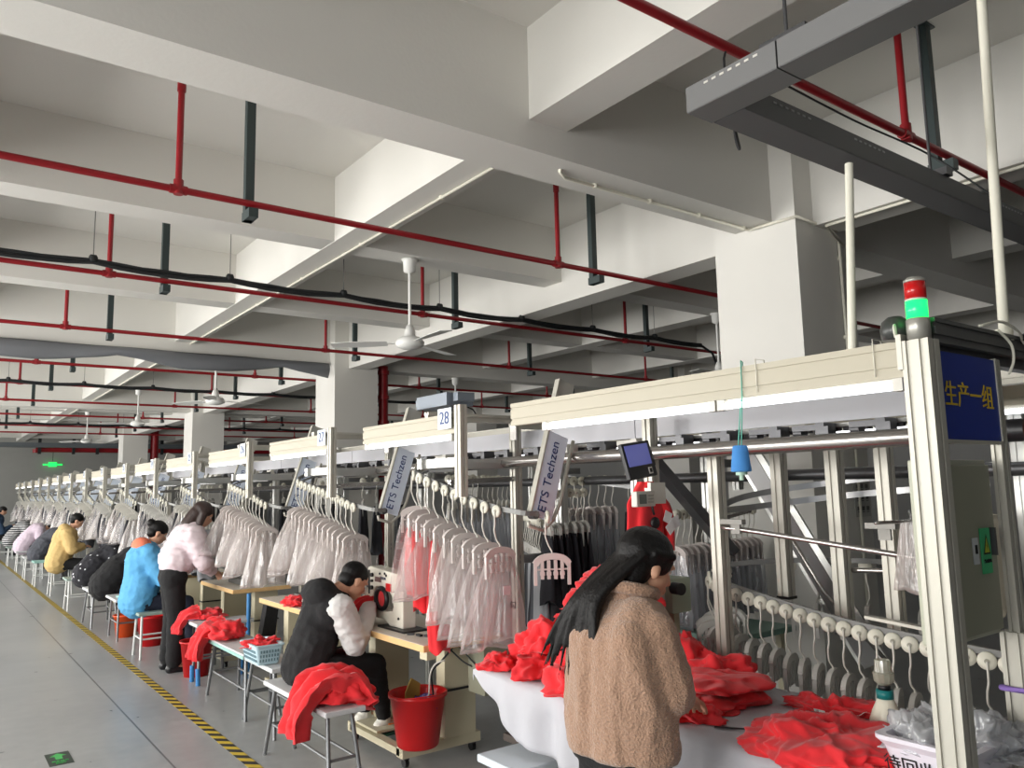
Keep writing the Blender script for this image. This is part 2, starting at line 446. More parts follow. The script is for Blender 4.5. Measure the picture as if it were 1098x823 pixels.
# grey tarpaulin slung below the beam by the second pillar
gp = MB(); nx, nz = 60, 6; pts = []
for i in range(nx+1):
    u = i/nx; x = -2.2+7.05*u
    for j in range(nz+1):
        v = j/nz
        sag = .10+.13*abs(math.sin(u*PI*3.2+.4))+.03*noise.noise(V((x*2, 0, 3)))
        pts.append((x, 11.18+.02*math.sin(x*5+v*2)-.05*math.sin(v*PI), 3.60-sag*v-.03))
gp.add(pts, [(i*(nz+1)+j, (i+1)*(nz+1)+j, (i+1)*(nz+1)+j+1, i*(nz+1)+j+1) for i in range(nx) for j in range(nz)], True)
TARP = mat('grey_tarp', (112, 114, 118), .6, bump=.2, bscale=12)
o = gp.build('tarpaulin', TARP); tag(o, 'grey tarpaulin slung under the beam left of the second pillar', 'tarpaulin')
md = o.modifiers.new('t', 'SOLIDIFY'); md.thickness = .006
# red riser on the second pillar, fire main by the far wall
t = thing('riser_pipe', 'thick red riser pipe standing against the right side of the second pillar', 'pipe', (5.79, 11.2, 0))
MB().cyl((5.79, 11.2, 0), (5.79, 11.2, 3.6), .075, n=16).build('pipe', RED, t, world=True)
for z in (2.3, 2.7, 3.1, 3.5): MB().cyl((5.79, 11.2, z-.03), (5.79, 11.2, z+.03), .095, n=16).build('coupling', RED, t, world=True)
t = thing('riser_pipe', 'thick red riser pipe beside the pillar furthest from the camera', 'pipe', (5.85, 27.1, 0))
MB().cyl((5.85, 27.1, 0), (5.85, 27.1, 3.7), .12, n=14).build('pipe', RED, t, world=True)
t = thing('fire_main', 'wide red fire main high on the grey far wall', 'pipe', (3.2, 33.6, 3.38))
MB().cyl((3.2, 33.6, 3.38), (16, 33.6, 3.38), .11, n=16).cyl((3.2, 33.6, 3.38), (3.2, 33.6, 3.25), .1, n=14).build('pipe', RED, t, world=True)
for x in (3.3, 4.4, 5.2, 7.5, 9.6): MB().bbox(x-.05, x+.05, 33.4, 33.48, 3.2, ZC).build('bracket', CABLE, t, world=True)
t = thing('air_duct', 'long dark grey duct under the ceiling near the far wall', 'duct', (-4, 31.5, 3.7))
MB().bbox(-4, 16.5, 31.3, 31.7, 3.34, 3.49).build('duct_body', mat('dark_duct', (90, 96, 100), .6), t, world=True)

# ceiling fans
FANW = mat('fan_enamel', (228, 228, 224), .3)
def fan(x, y, zt, zb, lab, rot=0.):
    t = thing('ceiling_fan', lab, 'fan', (x, y, zt), group=None)
    MB().lathe([(.02, -.13), (.055, -.11), (.06, -.02), (.075, 0)], (0, 0, 0), 20).build('canopy', FANW, t)
    MB().cyl((0, 0, zb-zt), (0, 0, -.08), .014, n=10).build('rod', FANW, t)
    MB().lathe([(.03, .16), (.05, .1), (.05, .06), (.10, .045), (.13, .01), (.125, -.03), (.07, -.055), (.0, -.06)][::-1], (0, 0, zb-zt), 28).build('motor', FANW, t)
    for k in range(3):
        a = rot+k*2*PI/3; M = Matrix.Translation((0, 0, zb-zt)) @ Matrix.Rotation(a, 4, 'Z')
        b = MB(); vs = []; L_ = 12
        for i in range(L_+1):
            r = .2+.5*i/L_; w = .05+.022*math.sin(i/L_*PI*.8); tw = .22-.1*i/L_
            for s_, h in ((-1, 0), (1, 0), (1, -.004), (-1, -.004)): vs.append((r, s_*w, s_*w*tw+h-.01*i/L_))
        fs = [(i*4+j, i*4+(j+1) % 4, (i+1)*4+(j+1) % 4, (i+1)*4+j) for i in range(L_) for j in range(4)]+[(3, 2, 1, 0), (L_*4, L_*4+1, L_*4+2, L_*4+3)]
        b.add(vs, fs, False, M)
        b.box((.15, 0, .0), (.13, .035, .006), M=M)
        b.build('blade', FANW, t)
fan(3.43, 6.12, 3.72, 2.95, 'white ceiling fan nearest the camera, hanging over the row', .45)
fan(3.25, 11.43, 3.54, 2.95, 'white ceiling fan in front of the third pillar', .1)
fan(3.28, 16.7, 3.72, 3.03, 'white ceiling fan in front of the fourth pillar', .9)
fan(3.17, 22., 3.72, 3.0, 'small white ceiling fan furthest from the camera', .3)
fan(7.3, 11.43, 3.54, 2.6, 'white ceiling fan beyond the row, right of the red riser pipe', .3)
fan(7.74, 6.12, 3.72, 2.95, 'white ceiling fan beside the near pillar, half hidden by it', 1.3)

# floor marks
HZ = bpy.data.materials.new('hazard_stripes'); HZ.use_nodes = True
nt = HZ.node_tree; b = nt.nodes['Principled BSDF']; b.inputs['Roughness'].default_value = .55
tc = nt.nodes.new('ShaderNodeTexCoord'); sp = nt.nodes.new('ShaderNodeSeparateXYZ'); nt.links.new(tc.outputs['Object'], sp.inputs[0])
ad = nt.nodes.new('ShaderNodeMath'); ad.operation = 'ADD'; nt.links.new(sp.outputs[0], ad.inputs[0]); nt.links.new(sp.outputs[1], ad.inputs[1])
di = nt.nodes.new('ShaderNodeMath'); di.operation = 'DIVIDE'; di.inputs[1].default_value = .145; nt.links.new(ad.outputs[0], di.inputs[0])
fr = nt.nodes.new('ShaderNodeMath'); fr.operation = 'FRACT'; nt.links.new(di.outputs[0], fr.inputs[0])
gt = nt.nodes.new('ShaderNodeMath'); gt.operation = 'GREATER_THAN'; gt.inputs[1].default_value = .5; nt.links.new(fr.outputs[0], gt.inputs[0])
mx = nt.nodes.new('ShaderNodeMix'); mx.data_type = 'RGBA'; mx.inputs[6].default_value = (*lin((204, 176, 52)), 1); mx.inputs[7].default_value = (*lin((40, 38, 36)), 1)
nt.links.new(gt.outputs[0], mx.inputs[0]); nt.links.new(mx.outputs[2], b.inputs['Base Color'])
tag(MB().bbox(1.675, 1.745, 2., 26, 0, .0015).build('hazard_tape', HZ), 'yellow and black striped tape stuck along the grey floor', 'floor tape')
t = thing('floor_sign', 'small dark floor sticker with a green arrow pointing away', 'sign', (.79, 5.95, 0))
MB().bbox(-.068, .068, -.14, .14, 0, .0015).build('sticker', mat('sticker_dark', (38, 52, 44), .4), t)
g = mat('sign_green', (70, 180, 90), .5)
MB().add([(-.02, -.02, .003), (.02, -.02, .003), (.02, .05, .003), (.05, .05, .003), (0, .115, .003), (-.05, .05, .003), (-.02, .05, .003)], [(0, 1, 2, 3, 4, 5, 6)]).build('arrow', g, t)
text('sticker_lettering', '安全出口', .024, g, t, basis((1, 0, 0), (0, 1, 0), (0, -.06, .003)))
text('sticker_lettering', 'EXIT', .03, g, t, basis((1, 0, 0), (0, 1, 0), (0, -.1, .003)))
# exit sign by the far wall
t = thing('exit_sign', 'lit green exit sign on the grey far wall', 'sign', (3.85, 34.4, 2.85))
GE = mat('lit_green', (20, 160, 60), .5, emit=(30, 230, 90), estr=1.6)
MB().bbox(-.14, .14, -.03, .0, -.08, .08).build('sign_panel', GE, t)
MB().bbox(-.32, -.16, -.03, 0, -.03, .02).build('arrow', GE, t); MB().bbox(.16, .32, -.03, 0, -.03, .02).build('arrow', GE, t)
MB().cyl((0, 0, .13), (0, 0, .6), .01).build('rod', CABLE, t)
tag(MB().bbox(1.6, 1.85, 34.4, 34.5, 3.15, 3.4).cyl((1.72, 34.35, 3.2), (1.72, 34.1, 3.1), .06).build('wall_camera', BLACKP), 'small black camera fixed on the grey far wall', 'camera')
# ------------------------------------------------------------------ the workstation row
XB, XM = 2.35, 3.0
NS = 15
YS = [3.6, 5.3, 7.08, 8.87]+[8.87+1.77*i for i in range(1, NS-3)]
ZB = 2.005          # light beam centre height
LB = lambda s: s
def light_beam(y0, y1, lab, x=XB, name='light_beam', tubes=()):
    t = thing(name, lab, 'lamp beam', (x, y0, ZB), group=None)
    MB().extr((0, 0, .0), (0, y1-y0, .0), .04, .11, slots=2).build('beam_profile', BEAMM, t)
    for a, b_ in tubes:
        a -= y0; b_ -= y0
        MB().cyl((-.008, a, -.080), (-.008, b_, -.080), .0115, n=10).build('lamp_tube', TUBE, t)
        MB().bbox(-.008, .02, a-.03, b_+.03, -.066, -.056).bbox(-.022, .012, a-.03, a, -.095, -.056).bbox(-.022, .012, b_, b_+.03, -.095, -.056).build('lamp_holder', WHITEP, t)
    return t
light_beam(1.12, 3.14, 'long cream light beam nearest the camera, with two lit tubes and a hanging blue cone', tubes=[(1.2, 1.83), (1.9, 2.86)])

ORD = ['nearest', 'second nearest', 'third', 'fourth', 'fifth', 'sixth', 'seventh', 'eighth', 'ninth', 'tenth', 'eleventh', 'twelfth', 'thirteenth', 'fourteenth', 'fifteenth']
NUMP = mat('number_plate', (214, 222, 226), .4)
PLATE = mat('lift_plate', (222, 232, 246), .4)
nums = [str(28-i) for i in range(NS)]
WORDN = dict(zip(range(14, 29), 'fourteen fifteen sixteen seventeen eighteen nineteen twenty twenty-one twenty-two twenty-three twenty-four twenty-five twenty-six twenty-seven twenty-eight'.split()))
numw = [WORDN[28-i] for i in range(NS)]
protos = {}
for i, y0 in enumerate(YS):
    yn = YS[i+1] if i < NS-1 else y0+1.77
    num = nums[i]
    # light beam + number plate
    t = light_beam(y0+.03, yn-.5, 'cream light beam with a lit tube behind number plate %s' % numw[i], tubes=[(y0+.12, yn-.56)])
    pl = MB().bbox(-.05, -.046, .02, .16, -.03, .085).build('number_plate', NUMP, t)
    text('plate_number', num, .1, BLUEINK, pl, basis((0, -1, 0), (0, 0, 1), (-.0515, .09, .028)))
    # frame: short hanging post at the beam, tall post behind, two cross bars
    f = thing('frame_stand', 'pale aluminium frame of posts and cross bars holding number plate %s' % numw[i], 'frame', (XB, y0, 0))
    MB().extr((-.02, 0, 1.60), (-.02, 0, 2.10), .06, .045).build('hanging_post', ALUL, f)
    MB().extr((XM-XB, .4, 0), (XM-XB, .4, 2.08), .055, .055).build('post', ALUL, f)
    MB().extr((-.0, .4, 2.07), (XM-XB, .4, 2.07), .05, .05).build('cross_bar', ALUL, f)
    MB().extr((-.05, .4, 1.79), (XM-XB, .4, 1.79), .05, .06).build('cross_bar', ALU, f)
    MB().extr((XM-XB, .4, 2.04), (1.0, .4, 2.04), .05, .05).build('cross_bar', ALUL, f)
    MB().extr((1.02, .4, 0), (1.02, .4, 2.08), .06, .06).build('post', ALU, f)
    MB().extr((XM-XB, .4, 1.2), (1.0, .4, 1.2), .05, .05).build('cross_bar', ALUD, f)
    MB().box((-.01, .2, 1.79), (.04, .45, .05)).build('cross_bar', ALU, f)
    MB().box((XM-XB-.04, .36, 2.0), (.01, .06, .12)).build('corner_plate', STEEL, f)
    # lift arm with lettered plate
    yl = y0-.31
    p0, p1 = V((2.55, yl, 1.50)), V((2.80, yl+.03, 2.235))
    l = thing('lift_arm', 'inclined lettered lift arm beside number plate %s' % numw[i], 'conveyor lift', tuple(p0))
    if i == 0: l['label'] = 'inclined lift arm with blue lettering, largest and nearest the camera'
    elif i == 1: l['label'] = 'inclined lift arm with blue lettering, left of number plate twenty-eight'
    d = (p1-p0).normalized(); sd = d.cross(V((0, -1, 0))).normalized()
    if sd.x < 0: sd = -sd
    w = .14
    Mx = basis(d, sd*-1, p0-p0)
    a = p1-p0
    body = MB(); q = [V((0, -.018, 0)), a*.66+V((0, -.018, 0))]
    M3 = Matrix(((sd.x, 0, d.x, 0), (sd.y, -1, d.y, 0), (sd.z, 0, d.z, 0), (0, 0, 0, 1)))
    body.box((w/2, 0, a.length*.31), (w, .03, a.length*.60), M=M3)
    pb = body.build('side_plate', PLATE, l)
    MB().box((-.004, .0, a.length*.5), (.009, .036, a.length), M=M3).build('edge_profile', ALUL, l)
    MB().box((w*.42, 0, a.length*.93), (w*.8, .012, a.length*.16), M=M3).build('top_flap', mat('flap_steel', (196, 194, 186), .4, .4), l)
    MB().tube([M3 @ V((x_, 0, z_)) for x_, z_ in ((w+.05, a.length*.62), (w+.045, .12), (w+.02, .02), (w-.03, -.05), (w-.13, -.055), (.0, -.03))], .0105, 8).build('bent_rail', ALUL, l)
    if i < 6:
        text('plate_lettering', 'ETS Techzen', .076, BLUEINK, l, basis(d, -sd, V((0, -.0165, 0))+d*a.length*.30+sd*w*.44))
    MB().cyl((.03, -.02, -.0), (.03, .03, .0), .022, n=12).build('end_pulley', STEELD, l)

# carrier rails -----------------------------------------------------------
def rail_path(y0, near):
    e = 0 if near else .22
    return spline([(3.0, y0+.98+e, 1.84), (2.78, y0+.93+e, 1.81), (2.58, y0+.84+e, 1.77), (2.45, y0+.70+e, 1.735), (2.42, y0+.54+e, 1.70), (2.43, y0+.2, 1.61), (2.44, y0-.12, 1.535), (2.48, y0-.33, 1.50), (2.57, y0-.36, 1.49)], 5)
rails = []
for i, y0 in enumerate(YS):
    p = rail_path(y0, i == 0)
    t = thing('carrier_rail', 'curved carrier rail looping toward the aisle below number plate %s' % numw[i], 'rail', tuple(p[0]))
    MB().tube([(a.x, a.y, a.z+.016) for a in p], .01, 6, flat=(.012, .026)).build('rail_bar', mat('rail_grey', (120, 120, 118), .5, .3), t, world=True)
    MB().tube([(a.x+.03, a.y+.02, a.z-.012) for a in p[:24]], .009, 8).build('guide_tube', ALUD, t, world=True)
    MB().tube([(3.2, y0+.85, 1.80), (2.95, y0+.72, 1.79), (2.75, y0+.72, 1.78), (2.6, y0+.8, 1.775)], .01, 6, flat=(.01, .05)).build('return_band', ALUD, t, world=True)
    MB().extr((XM, y0+.4, 1.70), (2.44, y0+.3, 1.68), .03, .03).build('support_bar', STEEL, t, world=True)
    rails.append(p)

# conveyor spine -----------------------------------------------------------
t = thing('overhead_conveyor', 'long overhead conveyor with white cover panel, chain track and steel tube along the row', 'conveyor', (3.1, 1.2, 1.9))
yE = YS[-1]+1.8
for y in [1.25+1.77*i for i in range(16)]:
    MB().bbox(3.08, 3.10, y+.004, y+1.766, 1.895, 2.0).build('cover_panel', PANEL, t, world=True)
MB().bbox(3.06, 3.22, 1.25, yE, 1.87, 1.885).build('chain_track', ALU, t, world=True)
c = MB()
y = 1.25
while y < 9: c.box((3.075, y, 1.86), (.02, .028, .016)); y += .045
c.build('drive_chain', STEELD, t, world=True)
MB().cyl((2.9, 1.12, 1.80), (2.9, yE, 1.80), .034, n=16).build('main_tube', STEEL, t, world=True)
MB().cyl((2.9, 1.06, 1.80), (2.9, 1.12, 1.80), .038, n=16).build('tube_end', BLACKP, t, world=True)
for y in [1.3+.27*i for i in range(36)]:
    m = MB(); s_ = R.uniform(-.05, .05)
    m.box((3.0, y+s_, 1.855), (.09, .04, .06)).box((2.98, y+s_+.07, 1.868), (.03, .13, .024)).cyl((3.0, y+s_+.1, 1.85), (3.0, y+s_+.14, 1.85), .026, n=10)
    m.box((2.96, y+s_-.04, 1.85), (.05, .02, .035))
    m.build('pusher_bracket', STEELD if R.random() < .6 else WHITEP, t, world=True)
MB().extr((3.4, 1.2, 2.04), (3.4, yE, 2.04), .05, .07).build('top_rail', ALUL, t, world=True)
tag(MB().box((0, 0, 0), (.22, .42, .09)).box((0, .26, .01), (.12, .1, .05)).box((0, -.26, .01), (.14, .06, .06)).build('drive_unit', mat('grey_blue_casting', (128, 136, 146), .4, .3), loc=(3.0, 4.85, 2.27)), 'grey drive motor box lying on top of the frame above number plate twenty-eight', 'motor')
for sx in (-.08, .08): pass

# stations' posts in the near bay -------------------------------------------
def post(x, y, z0, z1, lab, w=.055, m=ALUL, arm=None):
    t = thing('frame_post', lab, 'post', (x, y, z0))
    MB().extr((0, 0, 0), (0, 0, z1-z0), w, w).build('post_profile', m, t)
    MB().box((0, 0, .006), (w*1.15, w*1.15, .012)).build('end_cap', BLACKP, t)
    return t
post(2.95, 2.79, 0, 1.99, 'aluminium post standing behind the black tablet screen')
post(3.02, 2.44, 0, 1.79, 'aluminium post to the floor, just left of the hanging blue cone', .058)
post(3.3, 2.29, 1.10, 1.86, 'short hanging aluminium post right of the blue cone', .058)
post(3.4, 2.06, .95, 1.86, 'aluminium post in front of the shaded pillar side, middle of the bay', .062)
post(3.4, 1.82, .98, 1.86, 'hanging aluminium post nearest the pale green cabinet', .06)
post(3.36, 3.3, 0, 1.9, 'aluminium post behind the nearest lettered lift arm', .05, ALU)

# inclined conveyor in the bay
t = thing('inclined_conveyor', 'inclined flat steel conveyor slanting down behind the hanging posts', 'conveyor', (3.65, 2.6, 1.8))
a, b_ = V((3.6, 2.72, 1.85)), V((3.78, 2.15, .75))
for dx in (-.06, .06): MB().bar(a+V((0, dx, 0)), b_+V((0, dx, 0)), .03, .05).build('side_rail', ALU, t, world=True)
MB().bar(a+V((-.02, 0, 0)), b_+V((-.02, 0, 0)), .10, .012, up=(1, 0, 0)).build('belt', ALUD, t, world=True)
MB().cyl(a+V((-.02, -.1, .0)), a+V((-.02, .1, 0)), .04, n=16).build('pulley', STEELD, t, world=True)
MB().tube([(3.55, 2.5, 1.5), (3.62, 2.3, 1.1), (3.7, 2.05, .8)], .01, 6).build('guide_rod', STEEL, t, world=True)
# dark inclined conveyor behind the tablet post
t = thing('inclined_conveyor', 'dark steel inclined conveyor leaning behind the red shirt', 'conveyor', (3.4, 3.05, 1.7))
a, b_ = V((3.35, 3.15, 1.78)), V((3.75, 2.95, 1.25))
MB().bar(a, b_, .14, .05).build('belt_frame', STEELD, t, world=True)
MB().bar(a+V((0, 0, .04)), b_+V((0, 0, .04)), .03, .03).build('guide_bar', STEEL, t, world=True)

# rail tubes of the near bay
def tube_thing(lab, pts, r=.011, m=STEEL, flat=None, extras=None, name='guide_tube'):
    t = thing(name, lab, 'rail', pts[0])
    MB().tube(spline(pts, 6), r, 8, flat=flat).build('tube', m, t, world=True)
    return t
tt = tube_thing('long thin steel tube sloping down to the right across the bay', [(3.5, 2.62, 1.5), (3.3, 2.62, 1.47), (3.12, 2.55, 1.455), (3.0, 2.40, 1.44), (3.0, 2.2, 1.425), (3.0, 1.3, 1.33)], .012)
for y in (2.32, 1.62):
    MB().box((2.97, y, 1.47), (.03, .12, .022)).box((2.99, y, 1.44), (.012, .05, .05)).build('rail_joint', mat('matt_zinc', (150, 148, 142), .6), tt, world=True)
tube_thing('upper dark flat rail curving through the bay', [(3.9, 1.6, 1.62), (3.7, 2.2, 1.57), (3.45, 2.55, 1.52), (3.2, 2.62, 1.50), (3.12, 2.5, 1.47)], .01, ALUD, flat=(.012, .03))
tube_thing('lower dark flat rail curving through the bay', [(3.95, 1.6, 1.70), (3.75, 2.25, 1.64), (3.5, 2.6, 1.58), (3.3, 2.68, 1.52)], .01, ALUD, flat=(.012, .03))
# big loop of carriers low behind the white table
loop = spline([(3.95, 1.75, 1.20), (3.8, 2.15, 1.215), (3.62, 2.5, 1.21), (3.4, 2.70, 1.19), (3.24, 2.68, 1.16), (3.17, 2.54, 1.13), (3.15, 2.3, 1.09), (3.14, 1.9, 1.03), (3.13, 1.5, 1.0), (3.12, .9, .97)], 8)
t = thing('carrier_rail', 'low steel rail looping behind the white table with a long line of empty carriers', 'rail', tuple(loop[0]))
MB().tube([(a.x, a.y, a.z+.03) for a in loop], .01, 6, flat=(.014, .024)).build('rail_bar', mat('rail_grey', (120, 120, 118), .5, .3), t, world=True)
MB().tube([(a.x+.05, a.y+.02, a.z-.02) for a in loop[24:]], .008, 6).build('guide_tube', STEEL, t, world=True)
for k in (36, 58): MB().bar(loop[k]+V((0, 0, .07)), loop[min(k+5, len(loop)-1)]+V((0, 0, .07)), .04, .012).build('joint_plate', ALUL, t, world=True)
tube_thing('short steel bar between the hanging posts', [(3.42, 2.02, 1.24), (3.42, 1.8, 1.25)], .012)

# carriers ----------------------------------------------------------------
def carrier_meshes(tone, key):
    w = MB(); w.lathe([(.0, -.008), (.031, -.008), (.033, 0), (.031, .008), (0, .008)], n=18, M=Matrix.Translation((-.018, 0, .0)) @ Matrix.Rotation(PI/2, 4, 'Y'))
    wm = w.mesh('wheel', WHEELM)
    h = MB().cyl((-.030, 0, 0), (-.026, 0, 0), .009, n=10); hm = h.mesh('hub', HUBM)
    k = MB().tube(spline([(-.03, 0, .0), (-.03, 0, -.07), (-.03, .006, -.10), (-.012, .01, -.15), (0, 0, -.175), (0, 0, -.20)], 3), .0045, 6)
    km = k.mesh('hook', WHITEP)
    c = MB(); z0 = -.20
    W = .088
    arc = [(x_, z0-.02*(x_/W)**2-.02*(abs(x_)/W)**6) for x_ in [W*(i/8-1) for i in range(17)]]
    c.tube([(a, 0, b) for a, b in arc], .009, 6, flat=(.02, .032))
    for x_ in (-W, -.052, -.018, .018, .052, W):
        L_ = .125 if abs(x_) > .08 else .095
        c.box((x_, 0, z0-.02-L_/2), (.016, .017, L_))
        if abs(x_) < .08: c.box((x_, 0, z0-.035-L_*.55), (.024, .014, .018))
    c.box((0, 0, z0-.066), (2*W, .007, .008))
    cm = c.mesh('clamp', tone)
    return [('wheel', wm), ('hub', hm), ('hook', km), ('clamp', cm)]
CP = carrier_meshes(PINKP, 'p'); CWt = carrier_meshes(WHITEP, 'w'); CG = carrier_meshes(mat('grey_white_plastic', (204, 202, 196), .4), 'g')
joined = {}
def joined_mesh(kind, parts):
    if kind in joined: return joined[kind]
    bm = bmesh.new()
    mats = []
    me = bpy.data.meshes.new('carrier')
    for n_, m in parts:
        k = len(mats); mats.append(m.materials[0]); s = len(bm.faces); bm.from_mesh(m); bm.faces.ensure_lookup_table()
        for f in bm.faces[s:]: f.material_index = k
    bm.to_mesh(me); bm.free()
    for m in mats: me.materials.append(m)
    joined[kind] = me; return me
def carrier(parts, kind, p, rz, label, group, whole=False, tilt=0.):
    if whole:
        o = link_mesh('hanger_carrier', joined_mesh(kind, parts), None, p)
        o.rotation_euler = (tilt, 0, rz); tag(o, label, 'hanger', group); return o
    t = thing('hanger_carrier', label, 'hanger', p, rz, group); t.rotation_euler = (tilt, 0, rz)
    for n_, m in parts:
        link_mesh(n_, m, t)
    return t

# film bags ----------------------------------------------------------------
def bag_mesh(seed, wt=.09, wb=.19, H=.46, dep=.03):
    rr = random.Random(seed); nu, nv = 22, 16; vs = []; fs = []
    ph = rr.uniform(0, 6); k1 = rr.choice((3, 4, 5)); skew = rr.uniform(-.09, .09)
    for side in (1, -1):
        for j in range(nv+1):
            v = j/nv
            ww = wt+(wb-wt)*(v**.8)*(1-.12*v*v); 
            for i in range(nu+1):
                u = 2*i/nu-1
                if side == -1: u = -u
                edge = (1-u**4)
                d = (dep*(.4+.9*v)*edge*(1+.5*math.sin(u*k1*2+ph)) + .012*v*math.sin(u*9+ph*2+v*2)*edge)
                hh = H*(1-.07*(1-abs(u))*math.sin(ph+u*2)**2) if v > .9 else H
                x = u*ww+skew*v+.008*noise.noise(V((u*3, v*3, seed)))
                z = -.235-.0*v-hh*v-.012*(abs(u)**3)*(1-v)
                vs.append((x, side*d, z))
    n1 = (nu+1)*(nv+1)
    for s in (0, n1):
        for j in range(nv):
            for i in range(nu):
                a = s+j*(nu+1)+i; fs.append((a, a+1, a+nu+2, a+nu+1))
    b0 = nv*(nu+1)
    for i in range(nu): fs.append((b0+i, b0+i+1, n1+b0+nu-i-1, n1+b0+nu-i))
    return vs, fs
def mk_bag(seed, m, **k):
    vs, fs = bag_mesh(seed, **k); mb = MB().add(vs, fs, True); return mb.mesh('film_bag', m)
BAGS = [mk_bag(s, BAGP if s % 3 else BAG, wb=.19+.024*(s % 4), H=.40+.03*(s % 3), dep=.026+.006*(s % 3)) for s in range(8)]
BAGSB = [mk_bag(20+s, BAG, wt=.09, wb=.235, H=.46, dep=.035) for s in range(3)]
def bag(p, rz, i, label, group, me=None, tilt=0., name='film_bag'):
    o = link_mesh(name, me or BAGS[i % len(BAGS)], None, p); o.rotation_euler = (tilt, 0, rz)
    return tag(o, label, 'bag', group)
DARKG = [mat('dark_garment', (36, 36, 42), .9, bump=.3, bscale=60), mat('charcoal_garment', (70, 72, 78), .9, bump=.3), mat('grey_garment', (150, 152, 156), .9, bump=.3)]
def garment_mesh(seed, m, H=.5, w=.12, dep=.03):
    rr = random.Random(seed); nu, nv = 24, 16; vs = []; fs = []
    for j in range(nv+1):
        v = j/nv; ww = w*(.75+.35*math.sin(v*2.2))*(1-.25*v*v)
        for i in range(nu):
            a = 2*PI*i/nu
            r = 1+.22*noise.noise(V((math.cos(a)*1.6, math.sin(a)*1.6+seed, v*2.4)))+.14*math.sin(a*5+seed)
            vs.append((math.cos(a)*ww*r, math.sin(a)*dep*(1+v)*r, -.26-H*v+.02*math.sin(a*3+seed)*v))
    for j in range(nv):
        for i in range(nu): fs.append((j*nu+i, j*nu+(i+1) % nu, (j+1)*nu+(i+1) % nu, (j+1)*nu+i))
    fs += [tuple(range(nu)), tuple((nv)*nu+nu-1-i for i in range(nu))]
    return MB().add(vs, fs, True).mesh('garment', m)
DARKS = [garment_mesh(s, DARKG[s % 3], H=.42+.05*s) for s in range(5)]
REDG = [garment_mesh(40+s, REDF, H=.5, w=.09, dep=.03) for s in range(2)]

def along(path, s0, s1, n):
    """n points between arc lengths s0..s1 (0..1) with headings"""
    L = [0]
    for a, b in zip(path, path[1:]): L.append(L[-1]+(b-a).length)
    out = []
    for i in range(n):
        s = (s0+(s1-s0)*i/max(1, n-1))*L[-1]
        k = max(j for j in range(len(L)-1) if L[j] <= s+1e-9)
        f = (s-L[k])/(L[k+1]-L[k]); p = path[k].lerp(path[k+1], f); t = (path[k+1]-path[k])
        out.append((p, math.atan2(t.y, t.x)+PI/2))
    return out
cnt = {0: 10, 1: 13, 2: 12, 3: 10}
for i, y0 in enumerate(YS):
    n_ = cnt.get(i, 9 if i < 8 else 7)
    pts = along(rails[i], .37, .86, n_)
    parts, kind = (CP, 'p') if i < 3 else ((CWt, 'w') if i % 2 else (CG, 'g'))
    where = 'number plate %s' % numw[i]
    for k, (p, h) in enumerate(pts):
        rz = h+R.uniform(-.12, .12)
        carrier(parts, kind, p, rz, 'white wheeled hanger carrier on the curved rail below %s' % where, 'hanger carriers below plate %s' % numw[i], whole=i > 4)
        if i == 0:
            if k in (2,): continue
            if k < 2:
                bag(p, rz+.2, k, ['clear film bag bulging with a red garment, nearest the sewing machine', 'clear film bag with red cloth sagging over the table edge'][k], None, BAGSB[k]); continue
            bb = bag(p, rz, k, 'empty clear film bag hung below number plate twenty-eight', 'empty bags below plate twenty-eight', BAGSB[2] if k > 6 else None)
            if k == 9:
                bb['label'] = 'clear film bag with a small printed character, last below number plate twenty-eight'; del bb['group']
                text('printed_character', '勾', .045, INK, bb, basis((1, 0, 0), (0, 0, 1), (.02, -.075, -.48)))
                MB().box((-.02, -.078, -.40), (.045, .003, .045)).build('white_sticker', WHITEB, bb)
        elif i < 3:
            bag(p, rz, k+i, 'milky film bag in the thick cluster hung below %s' % where, 'film bags below plate %s' % numw[i])
        else:
            if k % 2 == 0:
                bag(p, rz, k+i, 'milky film bag hung among dark clothes below %s' % where, 'film bags below plate %s' % numw[i])
            else:
                o = link_mesh('hanging_garment', DARKS[(k//2+i) % 5] if i > 3 or k % 4 == 1 else DARKS[2], None, p); o.rotation_euler = (0, 0, rz)
                tag(o, 'dark folded garment hung among film bags below %s' % where, 'garment', 'dark garments below plate %s' % numw[i])
# red garments inside the near bags
p = along(rails[0], .37, .86, 10)
for k, lab in ((0, 'red garment inside the clear bag beside the white sewing machine'), (1, 'red garment twisted inside a clear bag in front of the table corner'), (3, 'long red garment hanging down past the wooden table end')):
    q, h = p[k]
    o = link_mesh('hanging_garment', garment_mesh(60+k, REDF, H=(.42, .46, .62)[(0, 1, 3).index(k)], w=.075, dep=.025), None, q); o.rotation_euler = (0, 0, h+.2); tag(o, lab, 'garment')
    o.location.z -= .05
# stray carrier at the foot of the nearest lift
q = rails[0][-1]
carrier(CP, 'p', (2.62, 3.20, 1.49), -.5, 'single white hanger carrier at the foot of the nearest lettered lift arm', None)
# low loop: long line of empty carriers
pts = along(loop, .36, .99, 29)
for k, (p, h) in enumerate(pts):
    carrier(CG, 'g', p, h+.36+R.uniform(-.06, .06), 'empty grey hanger carrier in the long line behind the white table', 'empty carriers on the low loop behind the white table')
for k, (p, h) in enumerate(along(loop, .03, .26, 7)):
    carrier(CG, 'g', p, h, 'empty grey hanger carrier on the far side of the low loop', 'empty carriers on the far side of the low loop')
